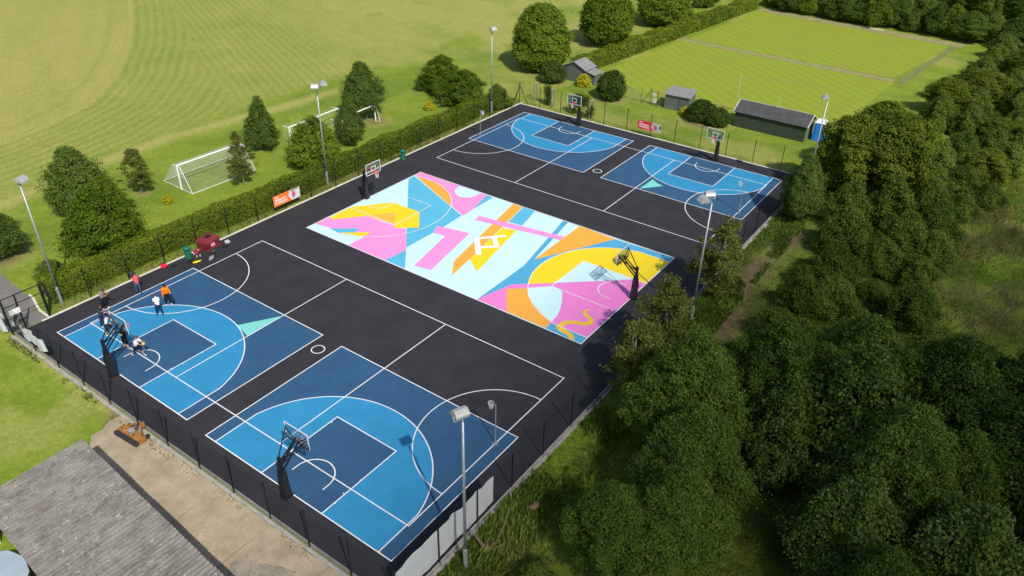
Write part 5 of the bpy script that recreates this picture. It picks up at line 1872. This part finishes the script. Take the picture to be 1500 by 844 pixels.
tree('dome', 1, (-8.6, 74), 8.6, 4.2, 'big rounded tree by the clipped hedge in the middle of three', name='domed_tree')
tree('dome', 0, (-7.0, 91.3), 7.6, 4.8, 'big rounded tree by the clipped hedge, third from the shed', name='domed_tree')
tree('shrub', 2, (-7.3, 109), 5.0, 2.4, 'small dark tree at the far end of the clipped hedge', name='small_tree')
tree('evergreen', 1, (5.1, 51.5), 3.7, 1.95, 'dark rounded bush between the grey apex shed and the notice gate', name='bush', cat='bush')
tree('alder', 1, (-14.8, -14.6), 4.3, 2.3, 'dark tree cut off by the left edge of the picture', name='alder_tree')
tree('shrub', 0, (-7.6, -13.9), 1.9, 1.3, 'low shrub at the hedge end beneath the left floodlight', name='shrub', cat='shrub')
tree('evergreen', 0, (17.4, 51.6), 2.5, 1.9, 'wide dark bush right of the small grey green shed', name='bush', cat='bush')
tree('evergreen', 1, (19.7, 51.3), 2.1, 1.5, 'dark bush touching the left end of the long shed', name='bush', cat='bush')
tree('yellow', 0, (-0.3, 53.6), 1.7, 1.0, 'golden shrub in front of the grey shed lean to', name='golden_shrub', cat='shrub')
tree('yellow', 0, (15.2, 52.1), 1.1, 0.75, 'small golden shrub at the corner of the grey green shed', name='golden_shrub', cat='shrub')
tree('yellow', 0, (-12.6, -0.6), 0.9, 0.5, 'small yellow gorse behind the hedge left of the netted goal', name='golden_shrub', cat='shrub')
tree('yellow', 0, (-10.4, 33.8), 1.0, 0.7, 'small yellow shrub behind the far part of the hedge', name='golden_shrub', cat='shrub')

# the wood on the right
W1 = 'dark green broadleaf tree in the dense wood at lower right'
G1 = 'trees of the dense wood at lower right'
WOOD = []
for i, (x, y, h, r) in enumerate([(39.6, -1.6, 8.8, 3.3), (41.6, -5.6, 7.6, 2.9), (42.9, 2.6, 8.8, 3.1), (47.6, 1.4, 9.6, 3.6), (50.6, -1.4, 9.2, 3.4), (46.6, 6.4, 8.4, 3.2), (51.3, 5.0, 9.8, 3.7), (49.6, -4.8, 6.8, 2.7), (55.0, 2.0, 9.8, 3.8), (55.5, 8.0, 9.2, 3.7), (58.2, -3.0, 8.8, 3.5), (54.2, -4.6, 7.8, 3.0), (60.0, 5.0, 9.0, 3.5), (59.5, 11, 8.0, 3.3), (53.5, -10.5, 7.0, 3.0), (44.6, -0.2, 7.2, 2.5), (45.2, 3.4, 7.6, 2.6), (48.9, 4.4, 8.2, 2.7), (53.0, -0.2, 8.0, 2.7), (57.2, 5.6, 8.4, 2.8), (52.6, 9.2, 7.2, 2.6), (57.6, 0.6, 8.0, 2.8), (51.5, -7.8, 6.2, 2.4)]):
    WOOD.append(tree(('ash', 'ash', 'ash', 'alder')[i % 4], i, (x, y), h, r, W1, 'broadleaf_tree', 'tree', G1))
ordinal_labels(WOOD, 6, 'dark tree', 'the dense wood at lower right')
tree('ash', 1, (40.2, -11.0), 5.6, 2.5, 'lower dark tree between the dense wood and the dead stump', 'broadleaf_tree')
tree('ash', 0, (42.6, -9.2), 6.6, 2.6, 'dark tree on the stump side of the grassy clearing at bottom', 'broadleaf_tree')
tree('ash', 2, (38.3, 3.2), 5.4, 2.1, 'dark leafy tree closest to the mural end of the wood edge', 'broadleaf_tree')
tree('slim', 2, (34.8, 5.4), 6.9, 2.1, 'slim olive tree overhanging the mural hoop, taller of two', 'slim_tree')
tree('slim', 0, (34.9, 1.4), 6.0, 1.9, 'slim olive tree overhanging the pink corner of the mural, lower of two', 'slim_tree')
tree('slim', 1, (34.6, 15.2), 7.2, 2.0, 'slim olive tree beside the twin headed floodlight', 'slim_tree')
tree('alder', 0, (35.4, 32.4), 6.6, 1.9, 'leafy tree with bare stem at the shaded far court corner', 'alder_tree')
for i, (x, y, h, r, lb) in enumerate([(37.2, 40.2, 8.2, 3.3, 'large olive green tree beside the shaded court corner'), (40.6, 42.2, 8.8, 3.6, 'large olive green tree, rightmost of the clump by the toilet'), (38.2, 46.8, 8.0, 3.2, 'large olive green tree, rearmost of the clump by the toilet')]):
    tree('olive', i, (x, y), h, r, lb, 'olive_green_tree')
SCR = 'green scrub bush on the rough ground right of the courts'
GS = 'scrub bushes on the rough ground'
scr = [(40.4, 12.6, 2.8, 1.9), (42.4, 10.6, 3.8, 2.3), (44.8, 13.6, 3.0, 2.0), (40.6, 17.6, 3.0, 1.9), (42.3, 18.6, 3.4, 2.1), (41.0, 23.4, 3.6, 2.1), (43.8, 27.2, 3.2, 2.0), (40.4, 28.8, 4.2, 2.3), (44.6, 32.0, 3.8, 2.3), (39.2, 34.2, 4.4, 2.2), (42.6, 36.0, 4.6, 2.4), (46.0, 38.4, 3.0, 1.9), (41.4, 7.4, 4.2, 2.2), (45.0, 9.8, 4.6, 2.4), (49.2, 11.6, 5.0, 2.5), (53.4, 13.2, 4.2, 2.2), (39.4, 21.6, 1.8, 1.3), (46.3, 15.8, 1.9, 1.4), (39.3, 8.6, 2.0, 1.5), (38.0, -14.6, 1.8, 1.3), (44.4, 22.9, 1.7, 1.2), (44, 44, 4.2, 2.4), (46.5, 47, 3.6, 2.2), (43.5, 50, 4.4, 2.5), (47.5, 52.5, 3.4, 2.2), (45, 56, 3.8, 2.4), (49.5, 57.5, 3.2, 2.1), (50, 63, 3.6, 2.4), (44.8, 40.2, 3.8, 2.2), (47.4, 42.2, 2.6, 1.7), (46.6, 26.8, 2.8, 1.8), (47.0, 31.6, 3.0, 2.0), (46.6, 35.4, 3.4, 2.1), (49.0, 46.6, 2.6, 1.8)]
SCRB = []
for i, (x, y, h, r) in enumerate(scr):
    SCRB.append(tree('shrub', i, (x, y), h, r, SCR, 'scrub_bush', 'bush', GS))
ordinal_labels(SCRB, 4, 'scrub bush', 'the rough ground right of the courts')
tree('shrub', 3, (47.6, 20.9), 3.4, 2.2, 'solitary dense bush on the rough meadow at right', 'scrub_bush', 'bush')
g_ = random.Random(77)
S2 = 'bush in the thicket right of the bowling green'
n_ = 0
THK = []
for row in range(9):
    y = 52 + row * 6.6
    xl = 39.0 + 0.03 * (y - 50) + (1.2 if y > 80 else 0)
    for q in range(4):
        x = xl + 0.6 + q * 4.2 + g_.uniform(-1.0, 1.0)
        if y < 66 and x > 50:
            continue
        THK.append(tree('shrub' if g_.random() < 0.75 else 'olive', n_, (x, y + g_.uniform(-2, 2)), g_.uniform(2.8, 4.6), g_.uniform(2.0, 3.1), S2, 'thicket_bush', 'bush', 'thicket right of the bowling green'))
        n_ += 1
ordinal_labels(THK, 4, 'bush', 'the thicket right of the bowling green')
FAR = []
S3 = 'tree in the row behind the far end of the bowling green'
for i in range(15):
    x = 3.0 + i * 3.1 + g_.uniform(-0.8, 0.8)
    FAR.append(tree(('shrub', 'alder', 'bushy', 'ash')[i % 4], i, (x, 117.5 + g_.uniform(-1.0, 1.5) - 0.06 * x), g_.uniform(3.4, 6.0), g_.uniform(2.3, 3.2), S3, 'far_tree', 'tree', 'row behind the bowling green'))
for i in range(12):
    x = 6.0 + i * 4.2 + g_.uniform(-0.8, 0.8)
    FAR.append(tree(('ash', 'olive', 'alder')[i % 3], i, (x, 126 + g_.uniform(-1.5, 4)), g_.uniform(6.0, 8.5), g_.uniform(3.0, 3.8), S3, 'far_tree', 'tree', 'row behind the bowling green'))

ordinal_labels(FAR, 9, 'tree', 'trees behind the bowling green')


# hedges
def hedge(a, b, w, h, dens, ln, wd, label, seed, taper=0.12):
    a, b = Vector(a), Vector(b)
    d = b - a
    L = d.length
    ang = math.atan2(d.y, d.x)
    e = empty('hedge', (a.x, a.y, -0.06), ang, label, 'hedge')
    g = np.random.default_rng(seed)
    per = 2 * h + w
    n = int(L * per * dens)
    u = g.random(n) * L
    s = g.random(n) * per
    top = (s > h) & (s < h + w)
    lft = s <= h
    hh = h * (0.93 + 0.2 * (fbm(u, u * 0 + 3, 3.0, seed) - 0.5) + 0.06 * np.sin(u * 0.9))
    ww = w * (1 + 0.22 * (fbm(u, u * 0 + 9, 2.2, seed + 3) - 0.5))
    zf = np.where(top, 1.0, np.where(lft, s / h, (per - s) / h))
    v = np.where(top, (s - h) / w - 0.5, np.where(lft, -0.5, 0.5))
    bul = 1 - taper * zf ** 2
    y = v * ww * bul
    z = zf * hh
    nz = fbm(u * 1.0, (s + 50), 0.55, seed + 7)
    off = (nz - 0.5) * 0.5 + g.normal(size=n) * 0.05
    nrm = np.stack([np.zeros(n), np.where(top, v * 0.8, np.where(lft, -1, 1.0)), np.where(top, 1.0, 0.35)], 1)
    P = np.stack([u, y, np.maximum(z, 0.06)], 1) + nrm * off[:, None] * 0.7
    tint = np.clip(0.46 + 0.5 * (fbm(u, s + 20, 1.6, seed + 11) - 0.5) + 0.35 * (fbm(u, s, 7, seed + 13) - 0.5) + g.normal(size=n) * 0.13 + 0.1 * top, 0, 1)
    V4 = leaf_quads(P, nrm * 0.8 + np.array([0, 0, 0.4]) + g.normal(size=(n, 3)) * 0.5, g.normal(size=(n, 3)), ln * g.uniform(0.6, 1.3, n), wd * g.uniform(0.6, 1.3, n))
    link('foliage', leaf_mesh('foliage', V4, tint, LEAF['hedge']), e)
    # woody core under the leaves
    m = MB()
    k = int(L / 0.8)
    vs, fs = [], []
    for i in range(k + 1):
        x = 0.25 + (L - 0.5) * i / k
        q = 0.06 * math.sin(x * 2.3)
        hh_ = h * 0.8 + q
        vs += [(x, -w * 0.38, 0), (x, -w * 0.36, hh_), (x, w * 0.36, hh_), (x, w * 0.38, 0)]
    for i in range(k):
        o_ = 4 * i
        for j in range(3):
            fs.append((o_ + j, o_ + j + 1, o_ + j + 5, o_ + j + 4))
    fs += [(3, 2, 1, 0), (4 * k, 4 * k + 1, 4 * k + 2, 4 * k + 3)]
    m.add(vs, fs)
    m.obj('branches', mat('hedge_wood', (0.035, 0.045, 0.015), 0.95, 0.3, 8), e)
    return e


hedge((-5.35, -15.6), (-5.0, 38.4), 1.9, 1.75, 190, 0.15, 0.1, 'long green hedge between the courts and the playing field', 41)
hedge((-4.3, 58.2), (0.1, 114.5), 2.4, 2.0, 70, 0.22, 0.16, 'clipped hedge between the playing field and the bowling green', 43)

# climbers on the arches
for par, key, pts in ((ar2, 'green', [(0.0, 0.25, 1.2), (0.7, 0.25, 2.2), (1.35, 0.25, 2.3), (2.0, 0.25, 2.2), (2.7, 0.25, 1.2), (0.1, 0.2, 0.6), (2.6, 0.2, 0.6), (1.0, 0.2, 1.7), (1.8, 0.2, 1.7)]), (ar1, 'shrub', [(2.2, 0.25, 0.5), (2.2, 0.25, 1.1), (2.15, 0.25, 1.7), (2.1, 0.25, 2.1)])):
    g = np.random.default_rng(len(pts))
    C = np.array(pts)
    n = 420 * len(pts)
    ii = g.integers(0, len(pts), n)
    P = C[ii] + g.normal(size=(n, 3)) * np.array([0.26, 0.2, 0.26])
    V4 = leaf_quads(P, g.normal(size=(n, 3)) + np.array([0.2, -0.4, 0.6]), g.normal(size=(n, 3)), 0.15 * g.uniform(0.6, 1.3, n), 0.11 * g.uniform(0.6, 1.3, n))
    link('climber', leaf_mesh('climber', V4, np.clip(0.5 + g.normal(size=n) * 0.18, 0, 1), LEAF[key]), par)


# rough grass and weeds on the right, one mass nobody could count
def blades(name, n, xr, yr, dens, h, w, material, seed, label, lean=0.5, z=-0.08):
    g = np.random.default_rng(seed)
    x, y = g.uniform(*xr, n), g.uniform(*yr, n)
    k = dens(x, y)
    keep = g.random(n) < k
    x, y, k = x[keep], y[keep], k[keep]
    n = len(x)
    hh = h * g.uniform(0.5, 1.3, n) * (0.5 + fbm(x, y, 3.5, seed) * 1.0)
    a = g.random(n) * 2 * np.pi
    ld = fbm(x, y, 6, seed + 5) * 4 * np.pi
    dx = np.stack([np.cos(a), np.sin(a), np.zeros(n)], 1) * w * g.uniform(0.6, 1.5, n)[:, None]
    b = np.stack([x, y, np.full(n, z)], 1)
    tip = b + np.stack([np.cos(ld), np.sin(ld), np.zeros(n)], 1) * (hh * lean * g.uniform(0.3, 1.4, n))[:, None] + g.normal(size=(n, 3)) * 0.06 + np.array([0, 0, 1]) * hh[:, None]
    mid = (b * 0.45 + tip * 0.55) + np.array([0, 0, 0.1]) * hh[:, None]
    V4 = np.stack([b, mid + dx, tip, mid - dx], 1).reshape(-1, 3)
    tint = np.clip(0.5 + 0.9 * (fbm(x, y, 4, seed + 9) - 0.5) + g.normal(size=n) * 0.16, 0, 1)
    o = link(name, leaf_mesh(name, V4, tint, material))
    props(o, label, 'grass', kind='stuff')
    return o


GR1 = leaf_mat('rough_grass', (0.055, 0.1, 0.016), (0.11, 0.17, 0.026), (0.28, 0.26, 0.09), 0.35)
GR2 = leaf_mat('meadow_grass', (0.075, 0.12, 0.02), (0.16, 0.19, 0.045), (0.36, 0.31, 0.14), 0.35)
DOCK = leaf_mat('dock_seed_heads', (0.09, 0.045, 0.025), (0.16, 0.085, 0.045), (0.24, 0.14, 0.07), 0.2)
pathd = lambda x, y: 1 - 0.98 * np.exp(-((x - 36.3 - 0.6 * np.sin(y * 0.23)) / 1.25) ** 2) * (y > 0) * (y < 33)
blades('rough_grass', 260000, (33.65, 47.5), (-21, 40), lambda x, y: pathd(x, y) * (0.25 + 0.75 * sstep(0.35, 0.55, fbm(x, y, 3, 101))), 0.24, 0.013, GR1, 101, 'rough green grass and weeds along the wood side of the fence')
blades('meadow_grass', 200000, (44.5, 66), (-14, 58), lambda x, y: 0.35 + 0.65 * sstep(0.3, 0.55, fbm(x, y, 4, 111)), 0.45, 0.014, GR2, 111, 'tall tawny meadow grass at the right edge', lean=0.8)
blades('dock_plants', 5000, (46, 64), (16, 48), lambda x, y: sstep(0.56, 0.66, fbm(x, y, 5, 121)), 0.6, 0.035, DOCK, 121, 'reddish brown dock seed heads in the meadow', lean=0.2)
blades('fence_weeds', 24000, (33.6, 36.5), (-20, 42), lambda x, y: sstep(0.4, 0.6, fbm(x, y, 2.5, 131)), 0.45, 0.05, LEAF['shrub'], 131, 'leafy weeds growing along the foot of the fence', lean=0.5)
blades('kerb_grass', 16000, (-4.5, -3.3), (-16, 42), lambda x, y: 0.3 + 0.7 * sstep(0.4, 0.6, fbm(x, y, 2, 141)), 0.14, 0.02, GR2, 141, 'short tufted grass between hedge and kerb', lean=0.4)
blades('yard_grass', 3500, (-3, 36), (-19.9, -19.42), lambda x, y: sstep(0.45, 0.62, fbm(x, y, 2, 151)) * np.where(x < 11, 1, 0.35), 0.16, 0.025, GR2, 151, 'dry tufts growing along the front kerb', lean=0.5)

# ------------------------------------------------------------------ unseen cloudlike shells added and graded to shade the wood
def shade_cloud_mat():
    m = bpy.data.materials.new('shade_cloud_layer')
    m.use_nodes = True
    n, l = m.node_tree.nodes, m.node_tree.links
    n.remove(n['Principled BSDF'])
    t = n.new('ShaderNodeBsdfTransparent')
    d = n.new('ShaderNodeBsdfTranslucent')
    d.inputs[0].default_value = (0.9, 0.9, 0.92, 1)
    mx = n.new('ShaderNodeMixShader')
    mx.inputs[0].default_value = SHADE_CLOUD_A
    l.new(t.outputs[0], mx.inputs[1])
    l.new(d.outputs[0], mx.inputs[2])
    l.new(mx.outputs[0], n['Material Output'].inputs[0])
    return m


SHADE_CLOUD_A = 0.066
CM = shade_cloud_mat()
cg = random.Random(9)
t_ = 420 / SUN_DIR.z
cc = Vector((67, -3, 0)) + SUN_DIR * t_
m = MB()
for i in range(13):
    rr = 1.0 - 0.052 * i
    m.sphere((cg.uniform(-3, 3), cg.uniform(-3, 3), cg.uniform(-4, 4)), rr, 28, 12, (46, 62, 12))
cl = m.obj('shade_cloud', CM, None, tuple(cc), smooth=True)
props(cl, 'unseen cloudlike shells in the sky added to shade the wood', 'shade_cloud', kind='stuff')
